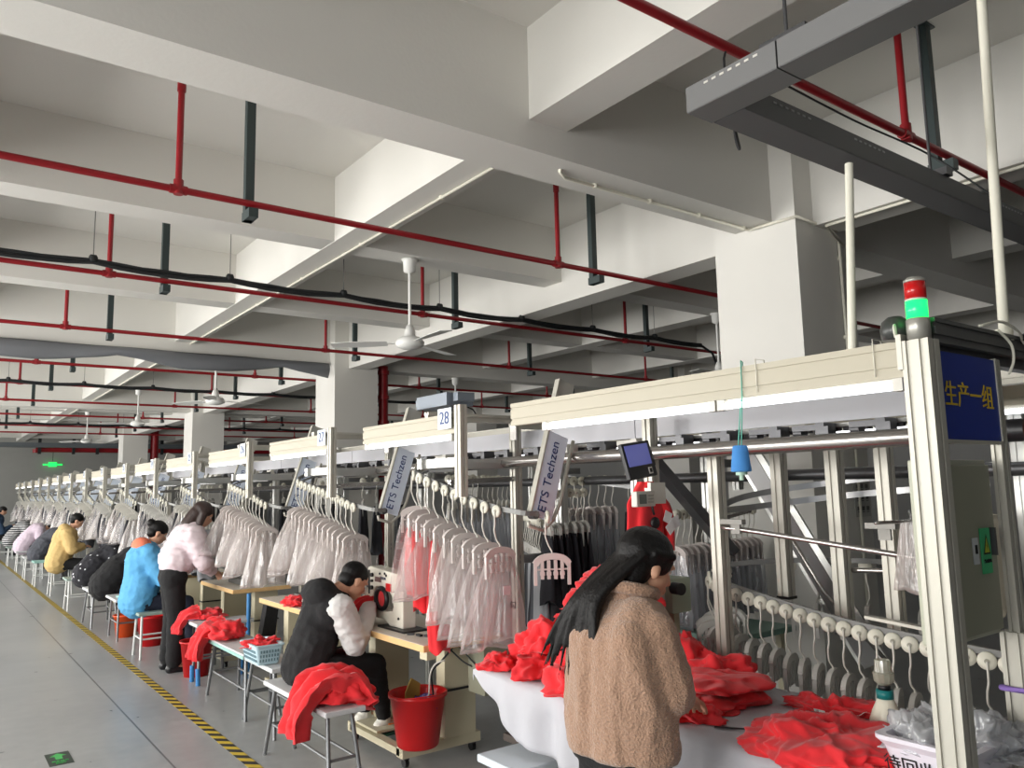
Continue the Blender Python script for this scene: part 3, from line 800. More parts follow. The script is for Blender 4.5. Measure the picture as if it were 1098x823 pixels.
# ------------------------------------------------------------------ end cabinet, sign, tower light
t = thing('control_cabinet', 'tall olive control cabinet with warning sticker below the blue sign', 'cabinet', (2.42, 1.14, 1.45))
cab = MB().bbox(2.245, 2.60, 1.075, 1.135, 1.19, 1.70).build('body', OLIVE, t, world=True, bevel=.004)
MB().bbox(2.275, 2.585, 1.060, 1.075, 1.205, 1.685).build('door', mat('cabinet_door', (150, 150, 132), .45), t, world=True, bevel=.003)
st = MB().bbox(2.475, 2.535, 1.055, 1.059, 1.37, 1.50).build('warning_sticker', mat('sticker_green', (70, 180, 120), .5), t, world=True)
YW = mat('warning_yellow', (190, 200, 60), .5)
MB().add([(2.482, 1.0535, 1.425), (2.528, 1.0535, 1.425), (2.505, 1.0535, 1.485)], [(0, 1, 2)]).build('triangle_border', INK, st, world=False)
MB().add([(2.489, 1.053, 1.43), (2.521, 1.053, 1.43), (2.505, 1.053, 1.473)], [(0, 1, 2)]).build('triangle', YW, st)
MB().add([(2.504, 1.0525, 1.434), (2.509, 1.0525, 1.448), (2.505, 1.0525, 1.450), (2.508, 1.0525, 1.464), (2.501, 1.0525, 1.449), (2.505, 1.0525, 1.447)], [(0, 1, 2, 3, 4, 5)]).build('bolt_mark', INK, st)
for ch in st.children: ch.data.transform(Matrix.Translation(-V((2.42, 1.14, 1.45))))
text('sticker_lettering', '当心触电', .012, INK, st, basis((1, 0, 0), (0, 0, 1), (.085, -.0865, -.045)))
w2 = MB().bbox(2.425, 2.458, 1.056, 1.059, 1.40, 1.475).build('label_sticker', WHITEB, t, world=True)
MB().bbox(2.436, 2.446, 1.053, 1.056, 1.43, 1.455).build('label_mark', INK, w2)
w2.children[0].data.transform(Matrix.Translation(-V((2.42, 1.14, 1.45))))
MB().bbox(2.545, 2.556, 1.045, 1.06, 1.42, 1.50).build('handle', STEELD, t, world=True)
# end frame posts and header
def big_post(x, y, z0, z1, lab):
    t = thing('frame_post', lab, 'post', (x, y, z0))
    MB().extr((0, 0, 0), (0, 0, z1-z0), .075, .065).build('post_profile', ALUL, t)
    return t
big_post(2.205, 1.05, 0, 2.03, 'thick pale aluminium corner post below the red and green signal tower')
t = big_post(2.645, 1.05, 0, 1.19, 'pale aluminium post with a purple tie, right of the white basket')
tie = mat('purple_cloth', (150, 120, 200), .8, bump=.2)
o = MB().tube([(2.60, 1.01, 1.03), (2.645, 1.0, 1.035), (2.69, 1.01, 1.02), (2.695, 1.09, 1.02), (2.60, 1.09, 1.03)], .009, 8, closed=True).tube(spline([(2.69, 1.0, 1.02), (2.70, .99, .95), (2.69, .985, .80), (2.70, .98, .62)], 4), .014, 8).build('cloth_tie', tie); tag(o, 'purple cloth strip tied round the right-hand end post', 'strap')
t = thing('end_header', 'dark grey box header running right from the signal tower', 'beam', (2.2, 1.05, 2.05))
MB().extr((.04, 0, .01), (1.3, 0, .01), .06, .07).build('header_profile', mat('dark_alu', (104, 104, 104), .45, .5), t)
MB().bar((.04, .02, -.04), (1.3, .02, -.04), .04, .03).build('lower_profile', STEELD, t)
MB().extr((.45, .0, -.04), (.45, 0, -.87), .03, .05).build('side_profile', ALUL, t)
t = thing('hanging_sign', 'deep blue sign with four yellow characters on the end frame', 'sign', (2.43, 1.04, 1.88))
MB().bbox(-.185, .20, -.006, .006, -.125, .125).build('sign_panel', SIGNB, t)
text('sign_lettering', '生产一组', .078, YEL, t, basis((1, 0, 0), (0, 0, 1), (.01, -.008, .0)))
MB().bbox(-.195, -.185, -.01, .01, -.13, .13).bbox(.2, .21, -.01, .01, -.13, .13).bbox(-.19, .205, -.01, .01, -.135, -.125).build('sign_border', ALUL, t)
t = thing('signal_tower', 'red over green signal tower lamp on the corner post', 'signal lamp', (2.205, 1.05, 2.03))
MB().lathe([(.0, 0), (.031, 0), (.031, .058), (.028, .062), (0, .062)], n=24).build('base', mat('tower_base', (170, 168, 160), .35, .5), t)
MB().lathe([(.028, .062), (.0285, .112), (.0, .112)], n=24).build('green_lens', mat('green_lens', (20, 220, 90), .2, emit=(20, 240, 90), estr=2.2), t)
MB().lathe([(.0, .112), (.029, .112), (.029, .117), (0, .117)], n=24).build('ring', WHITEP, t)
MB().lathe([(.028, .117), (.0285, .165), (0, .165)], n=24).build('red_lens', mat('red_lens', (190, 22, 24), .2), t)
MB().lathe([(.029, .165), (.029, .172), (.018, .18), (0, .182)], n=24).build('top_cap', mat('tower_base', (170, 168, 160)), t)
t = thing('dome_motor', 'dark rounded motor cover behind the signal tower', 'motor', (2.255, 1.14, 2.05))
MB().lathe([(.038, 0), (.042, .03), (.036, .055), (.02, .068), (0, .072)], n=24).build('cover', mat('dark_dome', (60, 62, 60), .35), t)
MB().tube(spline([(-.045, -.02, 0), (-.05, -.02, .03), (-.04, -.02, .036), (-.035, -.02, 0)], 4), .003, 6).build('cable_loop', CONDUIT, t)
tag(MB().bbox(2.17, 2.24, 1.085, 1.10, 1.95, 2.05).bbox(2.24, 2.37, 1.085, 1.12, 1.95, 2.05).build('corner_bracket', ALUL), 'pale corner plate joining the light beam to the corner post', 'bracket')
for nm, pts, lab in (('thin_cable', [(2.47, 1.0, 2.09), (2.6, .99, 2.115), (2.75, 1.0, 2.10), (2.85, 1.02, 2.07), (3.1, 1.03, 2.02)], 'pale cable curving over the dark header'), ('thin_cable', [(2.6, 1.0, 2.09), (2.655, .99, 2.05), (2.66, .99, 2.0), (2.645, 1.0, 1.96)], 'short pale cable hanging beside the blue sign')):
    tag(MB().tube(spline(pts, 6), .0045, 6).build(nm, CONDUIT), lab, 'cable')
tag(MB().tube(spline([(2.8, 1.0, 2.09), (2.9, 1.0, 2.075), (3.05, 1.02, 2.03), (3.3, 1.02, 2.02)], 6), .014, 8).build('thick_cable', CABLE), 'thick black cable lying on the right end of the dark header', 'cable')
# slim cream poles up to the trunking
tag(MB().cyl((2.36, 1.337, 2.06), (2.43, 1.337, 2.70), .0135, n=12).build('cable_pole', CONDUIT), 'slim cream pole from the light beam up to the grey trunking', 'pole')
tag(MB().cyl((2.77, 1.05, 2.09), (2.905, 1.05, 3.7), .016, n=12).cyl((2.77, 1.05, 2.08), (2.77, 1.05, 2.12), .026, n=12).build('cable_pole', CONDUIT), 'slim cream pole rising from the dark header out of view', 'pole')
# cable trunking
t = thing('cable_trunking', 'grey steel cable trunking turning a corner below the ceiling', 'cable tray', (1.78, 1.38, 2.77))
def trough(p0, p1, w=.11, h=.075):
    m = MB(); p0, p1 = V(p0), V(p1); d = (p1-p0).normalized(); s_ = d.cross(V((0, 0, 1))).normalized()
    for k in (-1, 1): m.bar(p0+s_*k*w/2, p1+s_*k*w/2, .004, h)
    m.bar(p0-V((0, 0, h/2)), p1-V((0, 0, h/2)), w, .004) if abs(d.x) > .5 else m.bar(p0-V((0, 0, h/2)), p1-V((0, 0, h/2)), w, .004)
    m.bar(p0+V((0, 0, h/2)), p1+V((0, 0, h/2)), w, .004)
    return m
trough((1.79, 1.435, 2.765), (1.79, 1.13, 2.765)).build('corner_section', TRAYM, t, world=True)
trough((1.79, 1.125, 2.765), (1.79, -1.8, 2.765)).build('long_section', TRAYM, t, world=True)
trough((1.85, 1.375, 2.765), (7.5, 1.375, 2.765)).build('cross_section', mat('grey_tray_dark', (98, 98, 99), .5, .2), t, world=True)
hp = MB()
for k in range(7): hp.box((1.7325, 1.36-.028*k, 2.79-.0*k), (.003, .014, .006))
hp.build('slot_holes', WHITEP, t, world=True)
for g in (2.0, 2.45, 3.6):
    hp = MB()
    for k in range(7): hp.box((g+.03*k, 1.3175, 2.785), (.014, .003, .006))
    hp.build('slot_holes', mat('slot_grey', (150, 150, 150), .5), t, world=True)
for (x, y) in ((1.79, 1.13), (3.1, 1.375), (4.3, 1.375)):
    MB().cyl((x, y, 2.80), (x, y, ZC), .006, n=6).cyl((x, y, ZC-.012), (x, y, ZC), .03, n=12).box((x, y, 2.82), (.05, .14, .03)).build('hanging_rod', STEELD, t, world=True)
tag(MB().lathe([(.0, -.045), (.05, -.04), (.06, -.01), (.06, 0), (0, 0)], (0, 0, 0), 20).build('smoke_detector', WHITEP, loc=(2.05, 1.35, ZC)), 'small white smoke detector on the ceiling above the trunking', 'smoke detector')
tag(MB().tube(spline([(1.9, 1.42, 2.83), (2.2, 1.6, 2.80), (2.45, 1.8, 3.0), (2.6, 1.93, 3.45), (2.9, 1.94, 3.44), (3.6, 1.94, 3.42), (4.1, 1.8, 3.3), (4.0, 1.4, 2.85)], 6), .005, 6).build('thin_cable', CABLE), 'thin black cable strung from the trunking to the nearest red pipe', 'cable')

# ------------------------------------------------------------------ tablet, keypad, cone
t = thing('tablet_terminal', 'black tablet screen mounted on the frame above the red shirt', 'tablet', (2.56, 2.5, 1.755))
Mt = Matrix.Rotation(-.12, 4, 'Y') @ Matrix.Rotation(.12, 4, 'Z') @ Matrix.Rotation(-.18, 4, 'X')
MB().box((0, 0, 0), (.205, .022, .165), M=Mt).build('case', BLACKP, t, bevel=.006)
MB().box((-.005, -.0125, .022), (.165, .002, .095), M=Mt).build('screen', mat('tablet_screen', (88, 92, 150), .15, emit=(84, 88, 150), estr=.45), t)
kp = MB().box((.055, -.0125, -.055), (.026, .003, .03), M=Mt).build('card_reader', WHITEP, t)
MB().box((.055, -.0145, -.055), (.016, .002, .018), M=Mt).build('reader_mark', INK, kp)
MB().box((.112, .012, 0), (.018, .02, .07), M=Mt).build('side_clip', BLACKP, t)
MB().bar((0, .01, 0), (.36, .3, .0), .03, .03).build('mounting_arm', STEELD, t)
t = thing('keypad_box', 'small white keypad box with a grey display below the tablet', 'keypad', (2.585, 2.5, 1.583))
Mk = Matrix.Rotation(.25, 4, 'Z')
MB().box((0, 0, 0), (.165, .03, .068), M=Mk).build('case', WHITEP, t, bevel=.004)
MB().box((-.032, -.016, .0), (.062, .002, .042), M=Mk).build('display', mat('lcd_grey', (74, 84, 78), .3), t)
b = MB()
for i in range(4):
    for j in range(3): b.box((.018+i*.013, -.016, .014-j*.014), (.009, .003, .009), M=Mk)
b.build('keypad', mat('keys_grey', (170, 168, 160), .5), t)
MB().bar((0, .01, 0), (.34, .29, .0), .02, .02).build('mounting_arm', STEELD, t)
tag(MB().box((0, 0, 0), (.10, .02, .10)).box((0, .03, 0), (.05, .05, .05)).build('paper_box', WHITEP, loc=(2.80, 2.62, 1.605)), 'white box fixed right of the keypad', 'box')
t = thing('thread_cone', 'blue thread cone hanging upside down from the light beam on green strings', 'thread cone', (2.31, 1.755, 1.685))
MB().lathe([(0, -.002), (.034, 0), (.036, .004), (.026, .088), (.020, .092), (0, .092)], n=24).build('thread', mat('blue_thread', (70, 140, 210), .8, bump=.5, bscale=300), t)
MB().cyl((0, 0, -.012), (0, 0, .0), .02, n=16).cyl((0, 0, -.03), (0, 0, -.012), .008, n=8).build('tube_end', mat('pale_green_plastic', (170, 200, 180), .5), t)
tag(MB().tube([(2.31, 1.748, 1.775), (2.325, 1.745, 1.95), (2.323, 1.74, 2.08), (2.36, 1.76, 2.08), (2.345, 1.765, 1.95), (2.31, 1.762, 1.775)], .0025, 5).build('green_string', mat('green_string', (110, 190, 170), .7)), 'green string looped over the light beam holding the blue cone', 'string')
for yy, lab in ((1.68, 'thin pale string tied round the light beam right of the green string'), (1.25, 'thin pale string tied round the light beam near the corner post')):
    tag(MB().tube([(2.325, yy, 1.96), (2.325, yy, 2.077), (2.375, yy, 2.077), (2.375, yy, 1.96)], .002, 5, closed=True).build('string_tie', CONDUIT), lab, 'string')

# ------------------------------------------------------------------ second side of the row
XR = 4.0
for i, y in enumerate([1.5, 3.3, 5.1, 6.9, 8.7]):
    f = thing('frame_stand', 'rear aluminium frame bay on the far side of the row, ' + ['right of the low loop', 'behind the red shirt', 'behind number plate twenty-eight', 'behind number plate twenty-seven', 'behind number plate twenty-six'][i], 'frame', (XR, y, 0))
    MB().extr((0, 0, 0), (0, 0, 2.05), .06, .06).build('post', ALU, f); MB().extr((-.6, 0, 2.03), (.3, 0, 2.03), .05, .05).build('cross_bar', ALUL, f)
    MB().extr((.3, 0, 1.6), (.3, 0, 2.05), .05, .05).build('hanging_post', ALU, f); MB().extr((0, 0, 1.77), (.5, 0, 1.77), .04, .05).build('cross_bar', ALUD, f)
    light_beam(y+.1, y+1.3, 'rear light beam with a lit tube, ' + ['right of the low loop', 'behind the red shirt', 'behind number plate twenty-eight', 'behind number plate twenty-seven', 'behind number plate twenty-six'][i], x=XR+.35, tubes=[(y+.2, y+1.2)])
# big steel tube of the rear run
tag(MB().cyl((3.75, 1.2, 1.68), (3.75, 14, 1.68), .03, n=12).build('rear_tube', STEELD), 'steel tube running along the far side of the row', 'rail')
rp = spline([(3.95, 5.0, 1.78), (3.85, 4.7, 1.72), (3.8, 4.3, 1.66), (3.95, 3.9, 1.6)], 6)
t = thing('carrier_rail', 'short rear carrier rail left of the tablet', 'rail', tuple(rp[0])); MB().tube([(a.x, a.y, a.z+.03) for a in rp], .01, 6, flat=(.012, .034)).build('rail_bar', ALUD, t, world=True)
def cluster(n_, x0, y0, x1, y1, z, lab, grp, kind='w', garm=None, bagm=None, rz=0.9):
    for k in range(n_):
        f = k/max(1, n_-1); p = V((x0+(x1-x0)*f, y0+(y1-y0)*f, z+R.uniform(-.005, .005)))
        carrier({'w': CWt, 'p': CP, 'g': CG}[kind], kind, p, rz+R.uniform(-.1, .1), 'white hanger carrier ' + lab, 'hanger carriers '+grp, whole=True)
        if bagm: bag(p, rz+R.uniform(-.1, .1), k, 'grey film bag ' + lab, 'film bags ' + grp, me=bagm[k % len(bagm)])
        if garm:
            o = link_mesh('hanging_garment', garm[k % len(garm)], None, p); o.rotation_euler = (0, 0, rz); tag(o, 'folded garment ' + lab, 'garment', 'garments '+grp)
GB = [mk_bag(70+s, BAGG, wb=.19, H=.42) for s in range(3)]
cluster(8, 3.50, 4.2, 4.02, 4.2, 1.68, 'hanging left of the tablet', 'left of the tablet', 'p', bagm=GB, rz=1.2)
cluster(9, 4.0, 4.0, 4.9, 4.6, 1.72, 'in the dark second row between tablet and lift arm', 'in the dark second row', 'g', garm=[DARKS[0], DARKS[2], DARKS[1]], rz=.9)
cluster(14, 3.62, 3.25, 4.62, 3.45, 1.46, 'in the crowded group left of the bay posts', 'left of the bay posts', 'p', bagm=GB, rz=1.3)
cluster(14, 3.25, 5.2, 4.5, 6.0, 1.72, 'behind the gap between plates twenty-seven and twenty-eight', 'behind plates twenty-seven and twenty-eight', 'w', bagm=GB, rz=1.0)
cluster(9, 3.3, 4.15, 3.75, 4.9, 1.42, 'low behind the nearest bags', 'low behind the nearest bags', 'g', garm=[DARKS[2], DARKS[1], DARKS[0]], rz=1.1)
cluster(6, 3.25, 4.0, 3.6, 4.05, 1.60, 'of black clothes beyond the nearest lift arm', 'beyond the nearest lift arm', 'g', garm=[DARKS[0], DARKS[3]], rz=1.2)
cluster(8, 4.0, 1.9, 4.7, 2.2, 1.78, 'beyond the shaded pillar side', 'beyond the pillar', 'g', garm=[DARKS[1], DARKS[2]], rz=.6)
cluster(7, 3.1, 1.02, 3.75, 1.0, 1.12, 'on the far right, past the corner post', 'past the corner post', 'g', rz=1.5)
cluster(6, 4.2, 1.4, 4.9, 1.3, 1.66, 'past the right end post', 'past the right end post', 'g', bagm=GB, rz=1.5)
for s in range(8):
    y = 7.2+s*1.77
    cluster(4, 3.5, y, 4.2, y+.5, 1.74, 'deep in the row behind number plate %s' % numw[2+s], 'behind plate %s' % numw[2+s], 'g', garm=DARKS, rz=1.0)
tag(MB().bbox(3.0, 3.22, 1.0, 1.1, 1.75, 1.83).bbox(3.22, 3.42, 1.02, 1.1, 1.74, 1.81).build('drive_box', mat('orange_paint', (226, 120, 40), .45)), 'orange drive box right of the blue sign', 'motor')
light_beam(1.2, 1.9, 'short light beam with a lit tube far right beyond the sign', x=3.75, tubes=[(1.25, 1.85)])

# second-side tables and their clutter
def simple_table(x0, x1, y0, y1, lab, top=TABTOP, z=.76):
    t = thing('work_table', lab, 'table', ((x0+x1)/2, (y0+y1)/2, 0))
    MB().bbox(x0, x1, y0, y1, z-.035, z).build('tabletop', top, t, world=True, bevel=.004)
    for x in (x0+.06, x1-.06):
        for y in (y0+.08, y1-.08): MB().bbox(x-.02, x+.02, y-.02, y+.02, 0, z-.035).build('leg', CREAMST, t, world=True)
    return t
simple_table(3.75, 4.4, 3.0, 4.4, 'rear work table behind the woman, holding a pale green box', mat('green_top', (120, 150, 138), .5))
t = thing('machine_box', 'pale green box on the rear table right of the woman\'s face', 'box', (3.2, 2.86, 0))
MB().bbox(3.05, 3.19, 2.78, 2.93, 1.0, 1.17).build('box_body', mat('sage_box', (178, 188, 168), .5), t, world=True, bevel=.004)
MB().cyl((3.04, 2.76, 1.13), (3.03, 2.70, 1.13), .03, n=16).build('black_knob', BLACKP, t, world=True)
MB().bbox(3.10, 3.14, 2.82, 2.86, .0, 1.0).build('pedestal', CREAMST, t, world=True)
# ------------------------------------------------------------------ cloth helpers
def heap_mesh(seed, size, m, name='garment', sub=5, amp=.32, fs=9., flat=.0):
    """crumpled garment: an icosphere dome pushed into sharp folds, resting on z=0"""
    bm = bmesh.new(); bmesh.ops.create_icosphere(bm, subdivisions=sub, radius=1)
    off = V((seed*3.1, seed*1.7, seed*.9)); sx, sy, sz = size
    for v in bm.verts:
        p = v.co.copy(); q = V((p.x*sx, p.y*sy, p.z*sz))
        low = noise.noise(p*1.5+off)*.45+noise.noise(p*3.1+off)*.16
        warp = V((noise.noise(p*1.6+off), noise.noise(p*1.6+off*2), noise.noise(p*1.6+off*3)))
        w_ = q*1.0+warp*.05
        f1 = ridged(V((w_.x*1.0, w_.y*.40, w_.z*1.1))+off, fs*1.15, 2)
        f2 = ridged(V((w_.x*.35, w_.y*1.0, w_.z*.9))+off*1.3, fs*1.5, 2)
        f3 = ridged(w_+off*.5, fs*3.0, 2)
        rr_ = (sx+sy)/2
        d = 1+low+amp*(max(f1, f2)-.62)*(.24/max(.12, rr_))*.9
        nrm = V((p.x/sx, p.y/sy, p.z/sz)).normalized()
        c = q*d+nrm*((f1*f1-.35)*.028+(f3-.5)*.008)
        if c.z < 0: c.z *= .12
        v.co = c
    zmin = min(v.co.z for v in bm.verts)
    for v in bm.verts: v.co.z -= zmin
    me = bpy.data.meshes.new(name); bm.to_mesh(me); bm.free()
    me.polygons.foreach_set('use_smooth', [True]*len(me.polygons)); me.materials.append(m)
    return me
def heap(seed, size, loc, rz, label, m=None, group=None, name='garment', cat='garment', tilt=(0, 0), **k):
    o = link_mesh(name, heap_mesh(seed, size, m or REDF, name, **k), None, loc); o.rotation_euler = (tilt[0], tilt[1], rz)
    return tag(o, label, cat, group)
def drape(name, label, path, width, m, cat='garment', seed=1, thick=.018, wob=.03, nu=26, loc=None):
    """a thick folded cloth strip that follows a path (list of points), width across"""
    P = spline(path, 6); vs = []; n = len(P)
    up0 = V((0, 0, 1))
    for j, p in enumerate(P):
        t = (P[min(j+1, n-1)]-P[max(j-1, 0)]).normalized()
        side = t.cross(up0)
        if side.length < .2: side = V(width[1]) if isinstance(width, tuple) else V((0, 1, 0))
        if isinstance(width, tuple): side = V(width[1])
        side.normalize(); nrm = side.cross(t).normalized()
        w_ = (width[0] if isinstance(width, tuple) else width)*(1+.15*noise.noise(V((j*.2, seed, 0))))
        for s_ in (1, -1):
            for i in range(nu+1):
                u = (2*i/nu-1)*s_
                f = wob*ridged(V((u*1.3+noise.noise(V((j*.12, seed, 1)))*.5, j*.06, seed)), 2.2, 3)+.4*wob*math.sin(u*8+seed)
                vs.append(p+side*u*w_/2+nrm*(f+s_*thick*(1-abs(u)**6)))
    R_ = 2*(nu+1); fs = []
    for j in range(n-1):
        for i in range(R_): fs.append((j*R_+i, j*R_+(i+1) % R_, (j+1)*R_+(i+1) % R_, (j+1)*R_+i))
    fs += [tuple(range(R_)), tuple((n-1)*R_+R_-1-i for i in range(R_))]
    o = MB().add(vs, fs, True).build(name, m)
    return tag(o, label, cat)

# ------------------------------------------------------------------ near table with its cloth
t = thing('folding_table', 'long table under a white cloth where the woman in the tan fleece works', 'table', (2.7, 2.3, 0))
tabx0, tabx1, taby0, taby1, ZT = 2.26, 3.02, 1.08, 3.36, .755
MB().bbox(tabx0+.01, tabx1-.01, taby0, taby1-.01, ZT-.035, ZT-.004).build('tabletop', WHITEB, t, world=True)
for (x, y) in ((tabx0+.14, taby1-.2), (tabx1-.08, taby1-.12), (tabx0+.14, taby0+.12), (tabx1-.1, taby0+.12)):
    MB().cyl((x, y, 0), (x, y, ZT-.035), .017, n=12).build('leg', LEGM, t, world=True)
for y in (taby1-.16, taby0+.12): MB().cyl((tabx0+.14, y, .28), (tabx1-.1, y, .28), .012, n=10).build('brace', LEGM, t, world=True)
tag(MB().cyl((tabx0+.14, taby1-.2, .02), (tabx0+.14, taby1-.2, .22), .023, n=14).build('leg_sleeve', mat('magenta_rubber', (200, 30, 110), .5)), 'magenta rubber sleeve round the far leg of the white table', 'sleeve')
# cloth
nx, ny = 40, 110
def clothpt(u, v):
    # u across (x) from outside front drape to back, v along y
    y = taby0-.02+(taby1-taby0+.04)*v
    s = u*(.36+tabx1-tabx0+.05)-.36     # arc position, negative = hanging in front
    hang = .24+.10*noise.noise(V((y*1.3, 0, 2)))
    hang = min(.36, max(.12, hang))*min(1, .10+(1-v)*5.5)
    if s < 0:
        d = -s/.36*hang
        z = ZT-d; x = tabx0-.008-.02*math.sin(min(1, d/.1)*PI/2)-(.02*math.sin(y*17+1.3*math.sin(y*5))+.012*math.sin(y*31))*min(1, d/.12)
    else:
        x = tabx0+s; z = ZT+.003+.004*max(0, noise.noise(V((x*7, y*5, 0))))+.003*ridged(V((x*.6, y*.6, 1)), 5, 2)
        if x > tabx1: z = ZT-(x-tabx1)*2; x = tabx1+.004
    return (x, y, z)
vs = [clothpt(i/nx, j/ny) for j in range(ny+1) for i in range(nx+1)]
# end drape (far end)
rows = []
fs = [(j*(nx+1)+i, j*(nx+1)+i+1, (j+1)*(nx+1)+i+1, (j+1)*(nx+1)+i) for j in range(ny) for i in range(nx)]
base = ny*(nx+1); L_ = 8
for k in range(1, L_+1):
    for i in range(nx+1):
        x, y, z = vs[base+i]
        zz = z-k/L_*(.035) if z > ZT-.02 else z-.0*k
        vs.append((x, y+.012+.01*math.sin(x*22)*k/L_, zz))
    s0 = base if k == 1 else (ny+1)*(nx+1)+(k-2)*(nx+1); s1 = (ny+1)*(nx+1)+(k-1)*(nx+1)
    fs += [(s0+i, s0+i+1, s1+i+1, s1+i) for i in range(nx)]
o = MB().add(vs, fs, True).build('tablecloth', SHEET); md = o.modifiers.new('t', 'SOLIDIFY'); md.thickness = .002; md.offset = 1
tag(o, 'white cloth hanging unevenly over the long near table', 'tablecloth')
# red garments on the near table
G1 = 'red garments heaped at the far end of the white table'
rq = random.Random(5)
hp = []
layers = [(0, 9, 2.36, 2.95, 2.62, 3.30, .0), (1, 7, 2.46, 2.92, 2.70, 3.16, .10), (2, 5, 2.55, 2.92, 2.72, 3.05, .20), (3, 3, 2.60, 2.90, 2.74, 2.96, .29), (4, 2, 2.66, 2.84, 2.78, 2.90, .36)]
sd = 1
for L_, n_, xa, xb, ya, yb, dz in layers:
    for k in range(n_):
        f = (k+.5)/n_; u = (k*.618) % 1
        hp.append((sd, (rq.uniform(.13, .18), rq.uniform(.11, .15), rq.uniform(.09, .12)), xa+(xb-xa)*u, ya+(yb-ya)*f, dz, rq.uniform(0, 3))); sd += 1
hp.append((sd, (.09, .08, .05), 2.33, 3.29, 0, .4))
for s, size, x, y, dz, rz in hp:
    heap(s, size, (x, y, ZT+.006+dz), rz, 'crumpled red garment in the big heap at the far end of the white table', group=G1)
heap(21, (.20, .21, .055), (2.62, 2.22, ZT+.006), .5, 'flat folded stack of red fabric right of the woman\'s sleeve', amp=.15, fs=6)
heap(31, (.19, .19, .045), (2.66, 2.24, ZT+.06), .9, 'upper folded red fabric on the stack right of the woman\'s sleeve', amp=.2, fs=6)
heap(24, (.10, .10, .045), (2.40, 2.12, ZT+.006), .2, 'small red fabric fold under the woman\'s cuff', amp=.2)
heap(22, (.17, .13, .15), (2.88, 2.58, ZT+.006), 1.1, 'crumpled red garment peaking behind the woman\'s right sleeve')
heap(23, (.12, .16, .09), (2.86, 2.36, ZT+.03), .1, 'red garment with white tags behind the folded stack')
heap(25, (.27, .22, .075), (2.44, 1.58, ZT+.006), .9, 'wide crumpled red garment in front of the white bottle', amp=.3, fs=8, sub=6)
heap(26, (.12, .10, .03), (2.34, 1.34, ZT+.01), .3, 'red garment end spread beside the labelled basket', amp=.35, fs=9)
heap(27, (.16, .085, .04), (2.88, 1.82, ZT+.006), 1.9, 'tangled red strips with white tags behind the bottle', amp=.45, fs=12)
heap(28, (.08, .05, .025), (2.90, 1.42, ZT+.006), .3, 'small red scrap beside the white basket, behind the bottle', amp=.35, fs=9)
TAGM = mat('white_tag', (236, 236, 236), .6)
for k, (x, y, z, rz) in enumerate([(2.80, 2.28, .085, .3), (2.90, 2.14, .075, 1.2), (2.72, 1.78, .045, .9), (2.80, 1.66, .045, 2.2)]):
    m = MB(); n_ = 6; vs2 = [(-.03+.06*i/n_, s_*.012, .006*math.sin(i*1.1)) for i in range(n_+1) for s_ in (-1, 1)]
    m.add(vs2, [(2*i, 2*i+2, 2*i+3, 2*i+1) for i in range(n_)], True)
    o = m.build('paper_tag', TAGM, loc=(x, y, ZT+z)); o.rotation_euler = (.2, .1, rz); tag(o, 'small white paper tag lying on red fabric ' + ('behind the folded stack' if k < 2 else 'among the strips behind the bottle'), 'tag', 'tags ' + ('behind the folded stack' if k < 2 else 'among the red strips'))
t = thing('thread_snips', 'small dark thread snips lying on the white table', 'snips', (2.39, 1.93, ZT+.014), -.95)
MB().prism([(-.055, -.006), (.01, -.008), (.055, -.001), (.01, .004), (-.055, .004)], -.003, .0, M=Matrix.Rotation(PI/2, 4, 'X')).build('blade', STEELD, t)
MB().prism([(-.055, .002), (.01, .008), (.055, .002), (.01, -.002), (-.055, -.002)], .001, .004, M=Matrix.Rotation(PI/2, 4, 'X')).build('blade', BLACKP, t)
# hose on the table
tag(MB().tube(spline([(3.01, 2.05, ZT+.01), (2.9, 1.96, ZT+.012), (2.8, 1.88, ZT+.012), (2.76, 1.80, ZT+.02)], 6), .005, 6).build('thin_hose', LEGM), 'thin grey hose lying across the white table behind the red strips', 'hose')
# glue bottle
t = thing('spray_bottle', 'milky squat bottle with a teal collar and clear upturned cup on top', 'bottle', (2.80, 1.565, ZT+.006))
MB().lathe([(.0, 0), (.056, 0), (.06, .01), (.058, .035), (.046, .07), (.032, .10), (.026, .115), (.0, .115)], n=28).build('bottle_body', mat('milky_plastic', (226, 222, 204), .35), t)
MB().lathe([(0, .113), (.029, .113), (.029, .142), (.0, .142)], n=24).build('collar', mat('teal_plastic', (20, 120, 120), .4), t)
MB().lathe([(0, .142), (.022, .142), (.020, .16), (0, .16)], n=16).build('cap', BLACKP, t)
MB().lathe([(.020, .158), (.033, .17), (.036, .20), (.030, .205), (.026, .245), (.024, .245), (.027, .205), (.031, .198), (.028, .172), (.016, .16)], n=12, smooth=False).build('clear_cup', film('cup_film', (214, 214, 196), .45), t)
# recycling basket
bk = thing('plastic_basket', 'white plastic basket with black characters, full of clear bags, by the corner post', 'basket', (2.46, 1.19, ZT+.006))
m = MB(); 
def ring(hx, hy, z, r=.03, n=6):
    pts = []
    for cx, cy, a0 in ((hx-r, hy-r, 0), (-hx+r, hy-r, PI/2), (-hx+r, -hy+r, PI), (hx-r, -hy+r, 3*PI/2)):
        for i in range(n+1): a = a0+PI/2*i/n; pts.append((cx+r*math.cos(a), cy+r*math.sin(a), z))
    return pts
prof = [(.125, .095, 0), (.155, .125, .115), (.172, .142, .135), (.172, .142, .147), (.150, .120, .147), (.148, .118, .13), (.120, .09, .008)]
vs = []; 
for hx, hy, z in prof: vs += ring(hx, hy, z)
nr = len(vs)//len(prof)
fs = [(j*nr+i, j*nr+(i+1) % nr, (j+1)*nr+(i+1) % nr, (j+1)*nr+i) for j in range(len(prof)-1) for i in range(nr)]+[tuple(range(nr))[::-1], tuple((len(prof)-1)*nr+i for i in range(nr))]
